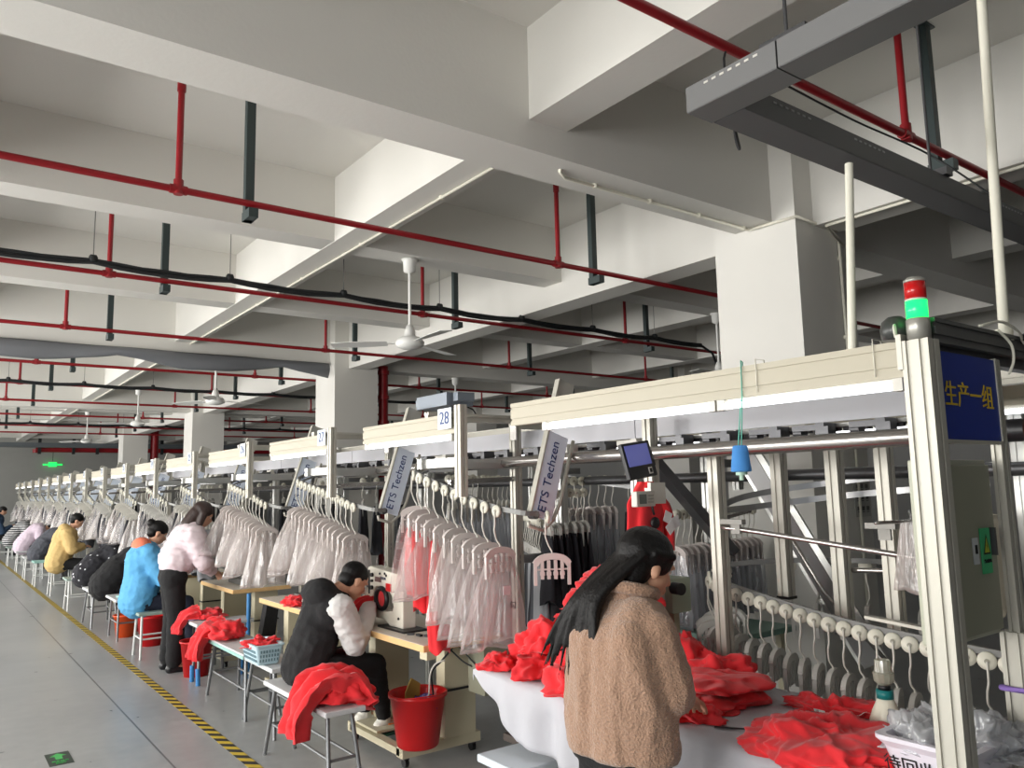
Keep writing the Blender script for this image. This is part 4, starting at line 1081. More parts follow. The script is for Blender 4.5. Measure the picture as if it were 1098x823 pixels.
BWH = mat('basket_white', (226, 222, 232), .35)
m.add(vs, fs, False).build('basket_body', BWH, bk)
nx_ = V((-.97, 0, -.25)).normalized()
text('basket_lettering', '待回收', .052, INK, bk, basis((0, -1, 0), (-.252, 0, .968), (-.1450, .045, .066)))
WF = film('white_film', (236, 238, 242), .55)
for k, (x, y, z, s_, lab) in enumerate([(2.42, 1.25, .10, (.09, .08, .07), 'crumpled clear bag with a white print, left side of the labelled basket'), (2.50, 1.13, .10, (.10, .09, .075), 'crumpled white film bag heaped in the right side of the basket'), (2.55, 1.22, .10, (.08, .08, .085), 'crumpled clear bag at the back of the labelled basket'), (2.62, 1.10, .09, (.07, .07, .07), 'clear bag spilling over the right rim of the basket')]):
    heap(60+k, s_, (x, y, ZT+z-.0), k*1.3, lab, m=WF, name='crumpled_bag', cat='bag', amp=.5, fs=13)
# stool cap and jug at the bottom of the picture
def stool(x, y, z, w, d, lab, top=WHITEB, legs=LEGM, rz=0., th=.03, splay=.06, name='stool', sleeves=None):
    t = thing(name, lab, 'stool' if d < .5 else 'bench', (x, y, 0), rz)
    MB().box((0, 0, z-th/2), (w, d, th)).build('seat', top, t, bevel=.006)
    for sx in (-1, 1):
        for sy in (-1, 1):
            lg = MB().cyl((sx*(w/2-.04+splay*.3), sy*(d/2-.05+splay), 0), (sx*(w/2-.05), sy*(d/2-.09), z-th), .0125, n=10).build('leg', legs, t)
            if sleeves: MB().cyl((sx*(w/2-.04+splay*.3), sy*(d/2-.05+splay), 0), (sx*(w/2-.04+splay*.3-.004*sx), sy*(d/2-.06+splay*.85), .14), .02, n=12).build('leg_sleeve', sleeves, lg)
    for sy in (-1, 1): MB().cyl((-(w/2-.05), sy*(d/2-.07+splay*.5), z*.42), (w/2-.05, sy*(d/2-.07+splay*.5), z*.42), .009, n=8).build('crossbar', legs, t)
    for sx in (-1, 1): MB().cyl((sx*(w/2-.05), -(d/2-.07+splay*.5), z*.42), (sx*(w/2-.05), d/2-.07+splay*.5, z*.42), .009, n=8).build('crossbar', legs, t)
    return t
stool(2.22, 2.98, .45, .26, .30, 'pale blue topped stool beside the white table, cut by the picture bottom', mat('pale_blue_board', (206, 216, 224), .5), legs=CREAMST, splay=.0, th=.035)
t = thing('jug', 'cream plastic jug with a handle under the white table', 'jug', (2.50, 3.16, .45))
MB().lathe([(0, 0), (.05, 0), (.052, .12), (.045, .16), (.04, .165), (0, .165)], n=24).build('jug_body', CREAMST, t)
MB().tube(spline([(.045, -.0, .14), (.085, -.0, .13), (.088, 0, .07), (.05, 0, .05)], 5), .007, 8).build('handle', CREAMST, t)
tt = simple_table(2.36, 2.75, 2.5, 3.3, 'low shelf board under the white table holding the cream jug', mat('dark_board', (60, 50, 44), .6), z=.45)
heap(71, (.12, .16, .07), (2.55, 2.85, .452), .4, 'red cloth bundle on the board under the white table')

# ------------------------------------------------------------------ sewing station of the man
def sewing_table(y0, lab, x0=2.37, ln=1.18, first=False):
    """y0 = near end"""
    t = thing('sewing_table', lab, 'table', (x0+.28, y0+ln/2, 0))
    MB().bbox(x0, x0+.56, y0, y0+ln, .715, .75).build('tabletop', TABTOP, t, world=True, bevel=.003)
    MB().bbox(x0-.003, x0, y0, y0+ln, .712, .748).bbox(x0, x0+.56, y0-.003, y0, .712, .748).build('wooden_edge', WOOD, t, world=True)
    yl = (y0+.3, y0+ln-.2)
    MB().bbox(x0+.29, x0+.52, yl[0]-.05, yl[0]+.05, .12, .712).build('pedestal', CREAMST, t, world=True, bevel=.004)
    MB().bbox(x0+.16, x0+.42, yl[1]-.05, yl[1]+.05, .12, .712).build('pedestal', CREAMST, t, world=True, bevel=.004)
    MB().bbox(x0+.28, x0+.53, yl[0]-.06, yl[0]+.06, .40, .412).build('pedestal_band', BLACKP, t, world=True)
    for y in yl: MB().bbox(x0+.0, x0+.56, y-.04, y+.04, .06, .12).build('foot_bar', CREAMST, t, world=True, bevel=.003)
    MB().bbox(x0+.0, x0+.06, yl[0], yl[1], .07, .11).bbox(x0+.25, x0+.29, yl[0], yl[1], .07, .11).build('base_rail', CREAMST, t, world=True)
    for y in yl:
        for x in (x0+.04, x0+.52):
            w = MB().cyl((x-.012, y, .028), (x+.012, y, .028), .028, n=16).build('castor', BLACKP, t, world=True)
            MB().box((x, y, .052), (.035, .04, .016)).build('castor_fork', STEELD, t, world=True)
    return t
SC_TEXT = mat('machine_dark_text', (40, 44, 84), .5)
def sewing_machine(x, y, z, lab):
    """arm along y: needle end at +y"""
    t = thing('sewing_machine', lab, 'sewing machine', (x, y, z))
    ENM = mat('machine_enamel', (230, 226, 212), .3, coat=.2)
    # outline in the (y,z) plane: column at -y, arm top, head at +y
    M = Matrix(((0, -1, 0, .045), (1, 0, 0, 0), (0, 0, 1, 0), (0, 0, 0, 1)))   # poly x->y, extrude y-> -x
    body = [(-.25, .03), (-.25, .30), (-.22, .335), (.22, .365), (.25, .355), (.25, .20), (.235, .155), (.17, .15), (.165, .20), (.13, .235), (.05, .245), (-.05, .23), (-.10, .19), (-.12, .13), (-.11, .10), (-.03, .088), (.20, .098), (.235, .085), (.235, .05), (.20, .032), (.0, .03), (-.07, .0), (-.25, .0)]
    MB().prism(body, -.0, .10, M=M).build('machine_body', ENM, t, bevel=.008)
    MB().prism([(-.34, -.012), (-.34, .0), (-.02, .0), (.02, -.0), (.02, -.012)], -.03, .14, M=M).build('base_plate', BLACKP, t)
    # pulley ring seen in the throat
    w = MB(); n_ = 28
    w.tube([(-.062, .03+.078*math.cos(a), .165+.066*math.sin(a)) for a in [2*PI*i/n_ for i in range(n_)]], .016, 10, closed=True)
    w.build('belt_ring', BLACKP, t)
    MB().cyl((-.06, .03, .165), (-.05, .03, .165), .05, n=24).build('red_cover', REDF, t)
    MB().box((-.058, -.065, .245), (.008, .07, .05)).build('red_guard', BUCKET, t)
    # needle bar, presser, thread posts
    MB().cyl((-.02, .20, .10), (-.02, .20, .17), .005, n=8).cyl((.0, .215, .10), (.0, .215, .17), .004, n=8).box((-.01, .205, .107), (.05, .05, .006)).build('needle_bar', STEEL, t)
    MB().box((-.061, .215, .26), (.012, .006, .16)).box((-.063, .215, .23), (.016, .03, .01)).build('thread_lever', STEELD, t)
    for yy, zz, r_ in ((.17, .31, .014), (.17, .27, .009), (.175, .225, .014)):
        MB().cyl((-.07, yy, zz), (-.056, yy, zz), r_, n=14).build('tension_knob', BLACKP, t)
    MB().cyl((0, .1, .36), (0, .1, .40), .004, n=6).cyl((0, .215, .36), (0, .215, .41), .004, n=6).build('thread_guide', STEEL, t)
    MB().box((-.0575, .09, .285), (.004, .085, .032)).build('name_label', mat('brown_label', (110, 70, 66), .5), t)
    text('machine_lettering', 'ZUSUN', .026, SC_TEXT, t, basis((0, -1, 0), (0, 0, 1), (-.0575, .02, .296)))
    for yy, zz in ((.06, .325), (-.01, .33), (-.03, .318), (-.2, .06), (-.2, .25)): MB().cyl((-.062, yy, zz), (-.056, yy, zz), .008, n=12).build('screw', INK, t)
    MB().cyl((-.055, .03, .04), (-.05, .03, .04), .0, .0001, n=6)
    MB().lathe([(0, 0), (.012, 0), (.014, .012), (0, .014)], (-.03, .235, .135), 12).build('work_light', mat('machine_lamp', (255, 244, 220), .4, emit=(255, 236, 200), estr=14.), t)
    return t
sewing_table(4.08, 'sewing table with a wooden edge on a wheeled base, beside the red bucket', first=True)
sewing_machine(2.56, 4.83, .762, 'white sewing machine with a black belt ring, worked by the man in the vest')
NW = ['', 'behind the man', 'near the pink-jacketed person', 'right of the blue-jacketed person']
for i in (1, 2, 3, 4, 5):
    sewing_table(YS[i]+.52, ['', 'sewing table with a yellowish wooden edge just beyond the man in the vest', 'sewing table in front of the standing person in the pink jacket', 'sewing table in front of the person in the blue jacket', 'sewing table in front of the person in the plain black jacket', 'sewing table in front of the person in the patterned black jacket'][i], ln=1.05)
m = MB()
for k, (dx, dy, s_) in enumerate([(.0, 0, .035), (.03, -.07, .045), (-.02, .07, .03), (.02, -.13, .03)]):
    m.box((2.50+dx, 4.36+dy, .757), (s_*.6, s_*1.5, .012), rz=.4*k)
tag(m.build('bobbin_tools', BLACKP), 'small black loose machine attachments on the sewing table', 'tools')
# heads of darker machines on the tables behind
for i, lab in ((1, 'dark machine head on the table beyond the man'), (2, 'dark sewing machine head beside the pink-jacketed person')):
    t = thing('sewing_machine', lab, 'sewing machine', (2.62, YS[i]+1.0, .75))
    MB().bbox(-.09, .09, -.2, .2, 0, .06).bbox(-.08, .08, -.2, -.08, .06, .24).bbox(-.07, .07, -.2, .22, .2, .3).bbox(-.05, .05, .14, .22, .12, .2).build('machine_body', mat('machine_grey', (90, 88, 84), .4), t, bevel=.012)
    MB().cyl((-.0, -.24, .2), (0, -.2, .2), .05, n=20).build('hand_wheel', BLACKP, t)
# red cloth being sewn, hanging off the machine arm
drape('garment', 'red cloth hanging down from the white machine where the man sews', [(2.54, 5.02, .872), (2.44, 5.02, .865), (2.385, 5.0, .80), (2.36, 4.98, .66), (2.35, 4.98, .50)], (.17, (0.1, 1, 0)), REDF, seed=5, wob=.035)

# bucket
t = thing('bucket', 'large red plastic bucket standing on the wheeled base of the sewing table', 'bucket', (2.47, 4.33, .125))
MB().lathe([(0, 0), (.115, 0), (.125, .01), (.165, .285), (.178, .29), (.178, .31), (.168, .31), (.16, .29), (.118, .02), (0, .018)], n=40).build('bucket_body', BUCKET, t)
MB().tube([(.176*math.cos(a), .176*math.sin(a)*1., .298-.02*math.sin(a)) for a in [PI*1.05+PI*.9*i/18 for i in range(19)]], .004, 6).build('bucket_handle', BUCKET, t)
tag(MB().prism([(-.045, 0), (.05, .0), (.06, .19), (.0, .23), (-.04, .15)], -.006, .006).build('board_scrap', mat('mustard_board', (170, 140, 70), .7, bump=.3, bscale=40, var=.2), loc=(2.47, 4.41, .27)), 'mustard board scrap stuck in the red bucket', 'scrap')
heap(81, (.085, .075, .05), (2.50, 4.29, .335), .4, 'lavender plastic bag lying in the red bucket', m=film('lavender_film', (120, 100, 200), .8), name='crumpled_bag', cat='bag', amp=.3, fs=11)
tag(MB().tube(spline([(2.62, 4.16, .70), (2.56, 4.20, .62), (2.52, 4.25, .55), (2.56, 4.3, .40), (2.60, 4.4, .32)], 6), .006, 8).tube(spline([(2.65, 4.14, .70), (2.72, 4.0, .58), (2.8, 3.95, .62), (2.9, 3.98, .68)], 6), .005, 8).tube(spline([(2.60, 4.2, .70), (2.68, 4.1, .60), (2.8, 4.02, .56), (2.9, 4.1, .60)], 6), .005, 8).build('machine_cable', CABLE), 'black cables looping below the sewing table end', 'cable')
tag(MB().tube(spline([(2.56, 4.16, .63), (2.52, 4.20, .61), (2.50, 4.23, .55), (2.49, 4.23, .45), (2.495, 4.26, .38)], 6), .005, 8).build('white_hose', WHITEP), 'white hose bending down into the red bucket', 'hose')
tag(MB().bbox(2.40, 2.46, 4.10, 4.18, .66, .712).build('switch_box', CREAMST), 'small cream switch box under the end of the sewing table', 'switch')
tag(MB().bbox(2.70, 2.88, 3.95, 4.12, .44, .70).build('motor_box', mat('olive_box', (130, 130, 112), .5)), 'olive box behind the end of the sewing table', 'box')
# foot pedal
tag(MB().box((0, 0, 0), (.22, .30, .015)).build('foot_pedal', CREAMST, loc=(2.50, 4.86, .128)), 'flat cream foot pedal under the man\'s shoe', 'pedal')

# ------------------------------------------------------------------ benches and stools down the row
b1 = stool(1.93, 4.66, .46, .24, .98, 'white topped bench the man in the vest sits on', WHITEB, LEGM, name='bench')
stool(2.08, 5.72, .46, .24, .62, 'white bench behind the man holding the pale blue basket', WHITEB, LEGM, name='bench')
stool(2.10, 6.45, .47, .30, .95, 'white bench with a teal edge under a draped red garment', WHITEB, LEGM, name='bench')
MB().bbox(-.153, -.148, -.475, .475, .435, .458).build('teal_edge', TEAL, [o for o in COL.objects if o.get('label', '').startswith('white bench with a teal edge')][0])
BLUEP = mat('blue_sleeve', (60, 130, 190), .5)
stool(2.22, 7.42, .52, .50, .26, 'white narrow stool with blue leg sleeves right of the standing person', WHITEB, LEGM, sleeves=BLUEP, splay=.02)
GT = mat('grey_green_top', (150, 168, 160), .5)
stool(2.02, 9.0, .46, .42, .42, 'white framed square stool with a grey-green top under the blue jacket', GT, mat('white_legs', (214, 216, 214), .4), splay=.01)
stool(2.0, 10.35, .47, .36, .62, 'white bench in front of the teal board, behind the plain black jacket', WHITEB, LEGM, name='bench', splay=.0)
stool(1.92, 11.6, .46, .34, .66, 'white bench with dark legs carrying the cream basket', WHITEB, LEGM, name='bench')
tag(MB().box((0, 0, 0), (.40, .40, .02), rz=.4).build('board', TEAL, loc=(2.05, 9.75, .53)), 'pale teal board lying across the stools behind the blue jacket', 'board')
heap_positions = [(1.92, 13.4, GT, 'pale stool top tilted between the patterned jacket and the yellow hoodie', .46), (1.95, 15.6, GT, 'greenish square stool under the yellow hoodie', .46), (1.9, 17.4, TEAL, 'teal stool under the dark grey jacket', .46), (1.88, 19., WHITEB, 'white stool beside the dark grey jacket', .45), (1.9, 21., WHITEB, 'white stool below the lavender bundle', .46), (1.88, 23., GT, 'pale stool below the striped jacket', .46), (1.86, 25.5, GT, 'small stool furthest down the row', .46)]
for x, y, mt, lab, z in heap_positions: stool(x, y, z, .38, .44, lab, mt, mat('white_legs', (214, 216, 214)), splay=.02)
# cloth over benches
drape('garment', 'red garment draped over the near end of the man\'s bench', [(2.06, 4.30, .44), (2.0, 4.32, .53), (1.93, 4.33, .55), (1.84, 4.36, .53), (1.785, 4.38, .44), (1.775, 4.40, .30)], (.30, (0.1, 1, .0)), REDF, seed=3, wob=.075, thick=.03)
heap(91, (.16, .22, .12), (1.97, 4.42, .465), .3, 'large crumpled red garment piled on the man\'s bench', amp=.4, fs=8)
heap(96, (.07, .10, .09), (2.06, 4.30, .42), .5, 'red sleeve end hanging over the right side of the man\'s bench', amp=.4, fs=9, tilt=(0, .4))
heap(92, (.15, .21, .11), (2.04, 6.78, .475), .2, 'crumpled red garment on the far end of the teal-edged bench', amp=.4, fs=8)
drape('garment', 'red garment end hanging off the teal-edged bench', [(2.06, 6.78, .56), (1.97, 6.82, .54), (1.91, 6.88, .44), (1.89, 6.92, .30)], (.26, (0.1, 1, 0)), REDF, seed=9, wob=.05, thick=.03)
heap(93, (.17, .13, .055), (2.14, 7.62, .525), .4, 'red garment folded over the narrow white stool', amp=.35, fs=8)
drape('garment', 'red garment end hanging off the narrow white stool', [(2.08, 7.62, .57), (1.99, 7.64, .55), (1.94, 7.68, .47), (1.93, 7.70, .40)], (.22, (0.1, 1, 0)), REDF, seed=11, wob=.04, thick=.025)
heap(94, (.16, .12, .05), (2.5, 6.2, .752), .2, 'small red garment on the wooden table beyond the man', amp=.5)
heap(95, (.14, .18, .05), (2.2, 7.95, .46), .2, 'folded dull purple cloth behind the narrow white stool', m=mat('purple_grey_cloth', (110, 100, 130), .9), amp=.3)
stool(2.25, 7.95, .455, .3, .36, 'low stool behind the narrow white stool, holding purple cloth', WHITEB, LEGM, splay=0)
# small basket with red cloth
t = thing('plastic_basket', 'pale blue slatted basket with red cloth behind the man', 'basket', (1.99, 5.70, .465))
prof = [(.075, .14, 0), (.095, .165, .12), (.105, .175, .125), (.105, .175, .135), (.088, .158, .135), (.07, .135, .01)]
vs = []
for hx, hy, z in prof: vs += ring(hx, hy, z, .02, 4)
nr = len(vs)//len(prof)
PB = mat('pale_blue_plastic', (190, 216, 226), .4)
MB().add(vs, [(j*nr+i, j*nr+(i+1) % nr, (j+1)*nr+(i+1) % nr, (j+1)*nr+i) for j in range(len(prof)-1) for i in range(nr)]+[tuple(range(nr))[::-1], tuple((len(prof)-1)*nr+i for i in range(nr))]).build('basket_body', PB, t)
s_ = MB()
for i in range(12):
    for j in range(3): s_.box((-.083-.006*j, -.13+.0225*i, .03+.03*j), (.003, .010, .018))
for i in range(7):
    for j in range(3): s_.box((-.06+.02*i, -.147-.008*j, .03+.03*j), (.010, .003, .018))
s_.build('slots', mat('slot_shadow', (110, 140, 150), .6), t)
heap(97, (.07, .11, .05), (1.99, 5.70, .56), 1.2, 'small red cloth in the pale blue basket', amp=.5, fs=12)
# red and orange buckets, cream basket
def small_bucket(x, y, lab, m, z=0.0, r=.13, h=.26):
    t = thing('bucket', lab, 'bucket', (x, y, z))
    MB().lathe([(0, 0), (r*.75, 0), (r, h), (r*1.08, h), (r*1.08, h+.015), (r*.97, h+.01), (r*.72, .015), (0, .015)], n=28).build('bucket_body', m, t)
    MB().tube([(r*1.05*math.cos(a), r*1.05*math.sin(a), h-.02*math.sin(a)) for a in [PI*1.05+PI*.9*i/10 for i in range(11)]], .004, 5).build('bucket_handle', m, t)
small_bucket(2.12, 9.62, 'red bucket under the square stool of the blue-jacketed person', BUCKET, r=.15, h=.3)
small_bucket(2.0, 10.4, 'orange bucket under the white bench behind the blue jacket', mat('orange_plastic', (226, 84, 30), .4), r=.13, h=.24)
small_bucket(2.2, 10.75, 'dark red bucket behind the orange bucket', BUCKET, r=.13, h=.3)
small_bucket(2.2, 13.9, 'red bucket left of the patterned jacket', BUCKET, z=.3, r=.12, h=.2)
small_bucket(2.35, 13.3, 'red bucket right behind the yellow hoodie', BUCKET, z=.3, r=.14, h=.2)
small_bucket(2.1, 7.75, 'red bucket under the narrow white stool', BUCKET, r=.14, h=.3)
t = thing('plastic_basket', 'cream basket on the bench beside the patterned black jacket', 'basket', (1.98, 11.5, .465))
MB().add([tuple(a*1.25 for a in p) for p in vs], [(j*nr+i, j*nr+(i+1) % nr, (j+1)*nr+(i+1) % nr, (j+1)*nr+i) for j in range(len(prof)-1) for i in range(nr)]+[tuple(range(nr))[::-1], tuple((len(prof)-1)*nr+i for i in range(nr))]).build('basket_body', mat('cream_plastic', (226, 226, 208), .4), t)
# under-table clutter: slanted black bag, blue post
tag(MB().prism([(-.07, 0), (.05, -.02), (.08, .26), (-.02, .30)], -.05, .05).build('black_bag', BLACKC, loc=(2.45, 6.9, .38)), 'black cloth bag hanging under the wooden table', 'bag')
tag(MB().cyl((2.42, 7.3, 0), (2.42, 7.3, .74), .018, n=12).build('blue_pipe', BLUEP), 'blue wrapped table leg between the wooden tables', 'pipe')
# ------------------------------------------------------------------ people
def frame_at(x, y, yaw):
    M = Matrix.Translation((x, y, 0)) @ Matrix.Rotation(yaw, 4, 'Z')   # local x = forward, y = person's left, z = up
    return lambda p: M @ V(p)
def head_prims(mb, c, pitch, yaw, sc=1., roll=0.):
    """c = cranium centre in world; returns local->world matrix"""
    M = Matrix.Translation(c) @ Matrix.Rotation(yaw, 4, 'Z') @ Matrix.Rotation(pitch, 4, 'Y') @ Matrix.Scale(sc, 4)
    r3 = M.to_3x3().normalized()
    E_ = lambda p, r: mb.ell(M @ V(p), tuple(a*sc for a in r), rot=r3)
    E_((0, 0, .02), (.095, .075, .088)); E_((.025, 0, -.04), (.07, .062, .075)); E_((.05, 0, -.085), (.042, .038, .032))
    E_((.078, 0, -.035), (.022, .03, .05))
    mb.cap(M @ V((.088, 0, .005)), M @ V((.108, 0, -.032)), .009*sc, .013*sc, n=8)     # nose
    E_((.092, 0, -.062), (.014, .024, .008)); E_((.09, 0, -.075), (.013, .02, .008))      # lips
    E_((.083, .03, .018), (.014, .022, .008)); E_((.083, -.03, .018), (.014, .022, .008))   # brows
    for s_ in (1, -1):
        E_((-.005, s_*.077, -.02), (.020, .009, .032)); E_((-.002, s_*.082, -.028), (.012, .008, .02))
    return M
def hand(mb, wrist, d, palm_n, side=1, curl=.5, sc=1.):
    """d: forearm/hand direction, palm_n: palm normal, thumb toward cross product*side"""
    d = V(d).normalized(); pn = V(palm_n); pn = (pn-d*pn.dot(d)).normalized(); sd = d.cross(pn).normalized()*side
    w = V(wrist)
    for k in range(5):
        f = (k-2)/2
        mb.cap(w+d*.015*sc+sd*f*.018*sc, w+d*.085*sc+sd*f*.034*sc, .013*sc, .012*sc, n=8)
    ln = [.062, .072, .078, .070, .055]
    for k, (off, L_) in enumerate(zip((.034, .012, -.011, -.033), (.068, .076, .070, .055))):
        p = w+d*.088*sc+sd*off*sc
        a = 0; 
        for seg, (fr, r0, r1) in enumerate(((.45, .0095, .0088), (.32, .0088, .008), (.23, .008, .007))):
            a += curl*(.55 if seg == 0 else .8)
            dd = (d*math.cos(a)+pn*math.sin(a)+sd*off*1.5*(1-seg*.4)).normalized()
            q = p+dd*L_*fr*sc; mb.cap(p, q, r0*sc, r1*sc, n=8); p = q
    p = w+d*.03*sc+sd*.03*sc; dd = (d*.6+sd*.8+pn*.25).normalized(); q = p+dd*.035*sc; mb.cap(p, q, .013*sc, .011*sc, n=8)
    dd = (d*.85+sd*.35+pn*.45).normalized(); r_ = q+dd*.028*sc; mb.cap(q, r_, .0105*sc, .009*sc, n=8)
    mb.cap(r_, r_+(d*.9+pn*.4).normalized()*.022*sc, .009*sc, .0075*sc, n=8)
def fold(seed, amp=.006, s=9., fine=.0):
    off = V((seed*2.3, seed*1.1, seed*.7))
    def f(p, n_):
        q = V((p.x, p.y, p.z*1.6))
        a = (ridged(q+off, s, 2)-.5)*amp*2
        if fine: a += noise.noise(p*140+off)*fine
        return n_*a
    return f
def figure(lab, x, y, yaw, J, cloth, parts_spec, voxel=.009, hair=None, headp=.5, heady=None, hsc=1., hands=True, skin=SKIN, seed=1):
    """J: joints in person-local coords. cloth: function(add, F) -> list of (name, MB, material, voxel, disp)"""
    t = thing('person', lab, 'person', (x, y, 0)); F = frame_at(x, y, yaw); o0 = V((x, y, 0))
    mb = MB(); W_ = {k: F(v) for k, v in J.items()}
    hc = W_['head']; Mh = head_prims(mb, hc, headp, yaw if heady is None else heady, hsc)
    mb.cap(W_['neck'], hc+(W_['neck']-hc)*.25, .058, .05)
    sh = [W_['sho_l'], W_['sho_r']]; hip = [W_['hip_l'], W_['hip_r']]
    rot = Matrix.Rotation(yaw, 3, 'Z')
    mb.cap(W_['chest']+(sh[0]-W_['chest'])*.45, W_['chest']+(sh[1]-W_['chest'])*.45, .10, .10)
    mb.cap(W_['chest'], W_['waist'], .12, .11); mb.cap(W_['waist'], W_['pelvis'], .11, .12); mb.cap(hip[0], hip[1], .095, .095)
    mb.cap(W_['neck'], W_['chest'], .06, .10)
    for s_ in 'lr':
        mb.cap(W_['chest']+(W_['sho_'+s_]-W_['chest'])*.5, W_['sho_'+s_], .07, .052)
        mb.cap(W_['sho_'+s_], W_['elb_'+s_], .050, .040); mb.cap(W_['elb_'+s_], W_['wri_'+s_], .039, .026)
        mb.cap(W_['hip_'+s_], W_['kne_'+s_], .085, .056); mb.cap(W_['kne_'+s_], W_['ank_'+s_], .054, .038)
        fd = V((math.cos(yaw), math.sin(yaw), 0))
        mb.cap(W_['ank_'+s_]+V((0, 0, -.035)), W_['ank_'+s_]+fd*.13+V((0, 0, -.055)), .038, .03)
        if hands:
            d = (W_['wri_'+s_]-W_['elb_'+s_]).normalized()
            pn = V((0, 0, -1)) if abs(d.z) < .8 else fd
            hand(mb, W_['wri_'+s_], d*.8+fd*.3, pn, side=(1 if s_ == 'r' else -1), curl=.55)
    blob('body', mb, skin, t, voxel, 1, None, o0)
    ey = MB(); ir = MB()
    for s_ in (1, -1):
        ey.ell(Mh @ V((.076, s_*.031, .0)), .0115*hsc); ir.ell(Mh @ V((.0835, s_*.031, -.001)), .0055*hsc)
    ey.v = [tuple(V(p)-o0) for p in ey.v]; ir.v = [tuple(V(p)-o0) for p in ir.v]
    ey.build('eyes', WHITEP, t); ir.build('irises', INK, t)
    for nm, m_, mt, vx, it, dp in parts_spec(W_, F, Mh):
        blob(nm, m_, mt, t, vx, it, dp, o0)
    return t
def seated(hf=.36, hu=1.06, sf=.18, su=.90, zs=.55, ef=.30, eu=.68, wf=.52, wu=.83, kf=.45, kneeu=.50, ank=.07):
    return dict(pelvis=(0, 0, zs), waist=(.02+sf*.3, 0, zs+(su-zs)*.42), chest=(sf*.85, 0, su-.09), neck=(sf+.04, 0, su+.03), head=(hf, 0, hu),
                sho_l=(sf, .175, su-.03), sho_r=(sf, -.175, su-.03), elb_l=(ef, .24, eu), elb_r=(ef, -.24, eu), wri_l=(wf, .10, wu), wri_r=(wf, -.08, wu),
                hip_l=(.02, .09, zs-.02), hip_r=(.02, -.09, zs-.02), kne_l=(kf, .13, kneeu), kne_r=(kf, -.12, kneeu), ank_l=(kf+.04, .13, .11), ank_r=(kf+ank, -.12, .11))
def jacket(W_, F, th=.035, sl=.02, hem=.0, cuff=.055, low='pelvis'):
    m = MB()
    m.cap(W_['chest']+(W_['sho_l']-W_['chest'])*.5, W_['chest']+(W_['sho_r']-W_['chest'])*.5, .115+th*.6, .115+th*.6)
    m.cap(W_['chest'], W_['waist'], .135+th, .13+th); m.cap(W_['waist'], W_[low]+V((0, 0, hem)), .13+th, .135+th)
    side = (W_['hip_l']-W_['hip_r'])*.35
    m.cap(W_['waist']+side, W_[low]+side+V((0, 0, hem)), .10+th, .11+th); m.cap(W_['waist']-side, W_[low]-side+V((0, 0, hem)), .10+th, .11+th)
    m.cap(W_['neck']+(W_['chest']-W_['neck'])*.2, W_['chest'], .075+th*.5, .11+th)
    return m
def sleeves(m, W_, sl=.02, upto=.93, which='lr'):
    for s_ in which:
        m.cap(W_['chest']+(W_['sho_'+s_]-W_['chest'])*.6, W_['sho_'+s_], .075+sl, .062+sl)
        m.cap(W_['sho_'+s_], W_['elb_'+s_], .060+sl, .052+sl)
        w = W_['elb_'+s_].lerp(W_['wri_'+s_], upto); m.cap(W_['elb_'+s_], w, .052+sl, .034+sl*.7)
    return m
def pants(W_, flare=0., w=.0):
    m = MB(); m.cap(W_['hip_l'], W_['hip_r'], .115+w, .115+w); m.cap(W_['pelvis'], W_['waist'].lerp(W_['pelvis'], .6), .13, .12)
    for s_ in 'lr':
        m.cap(W_['hip_'+s_], W_['kne_'+s_], .10+w, .072+w); m.cap(W_['kne_'+s_], W_['ank_'+s_]+V((0, 0, .02)), .072+w, .05+flare+w)
    return m
def shoes(W_, yaw):
    m = MB(); fd = V((math.cos(yaw), math.sin(yaw), 0))
    for s_ in 'lr':
        a = W_['ank_'+s_]; m.cap(a+V((0, 0, -.055))-fd*.03, a+V((0, 0, -.062))+fd*.15, .046, .040); m.cap(a+V((0, 0, -.01)), a+V((0, 0, -.05)), .045, .045)
    return m
def short_hair(Mh, sc=1., back=.0, low=-.02):
    m = MB(); r3 = Mh.to_3x3().normalized()
    m.ell(Mh @ V((-.012, 0, .035)), (.098*sc, .082*sc, .082*sc), rot=r3); m.ell(Mh @ V((-.045-back, 0, low)), (.058*sc, .070*sc, .065*sc), rot=r3)
    return m

# --- the man at the machine
def man_spec(W_, F, Mh):
    v = jacket(W_, F, .016); v.ell(W_['neck']+V((-.10, 0, .015)), (.11, .155, .095)); v.cap(W_['neck']+V((-.05, .07, .0)), W_['neck']+V((.05, .075, -.03)), .045, .035); v.cap(W_['neck']+V((-.05, -.07, .0)), W_['neck']+V((.05, -.075, -.03)), .045, .035)
    v.cap(W_['chest']+V((.08, .08, .05)), W_['chest']+V((.08, -.08, .05)), .07, .07)
    s_ = sleeves(MB(), W_, .026, .95)
    out = [('vest', v, BLACKC, .011, 2, fold(3, .008, 7)), ('sleeves', s_, WHITEC, .009, 2, fold(5, .009, 10)), ('trousers', pants(W_), BLACKC, .011, 2, fold(8, .005, 9)),
           ('shoes', shoes(W_, 0.), mat('shoe_white', (226, 224, 214), .6), .008, 2, None), ('hair', short_hair(Mh), HAIR, .006, 2, None)]
    return out
J = seated(hf=.33, hu=1.06, sf=.15, su=.95, zs=.55, ef=.30, eu=.66, wf=.52, wu=.865, kf=.42, kneeu=.50, ank=.08)
J['elb_r'] = (.25, -.20, .69); J['wri_r'] = (.45, .0, .87); J['elb_l'] = (.30, .24, .74); J['wri_l'] = (.48, .14, .87); J['ank_r'] = (.50, -.10, .175); J['ank_l'] = (.48, .14, .175); J['sho_r'] = (.16, -.18, .91); J['kne_r'] = (.43, -.11, .52); J['kne_l'] = (.42, .14, .52)
mt = figure('person in a black hooded vest with white sleeves, bent over a sewing machine', 2.0, 4.93, 0., J, None, man_spec, voxel=.0065, headp=.62, heady=.10)
fd = V((1, 0, 0))
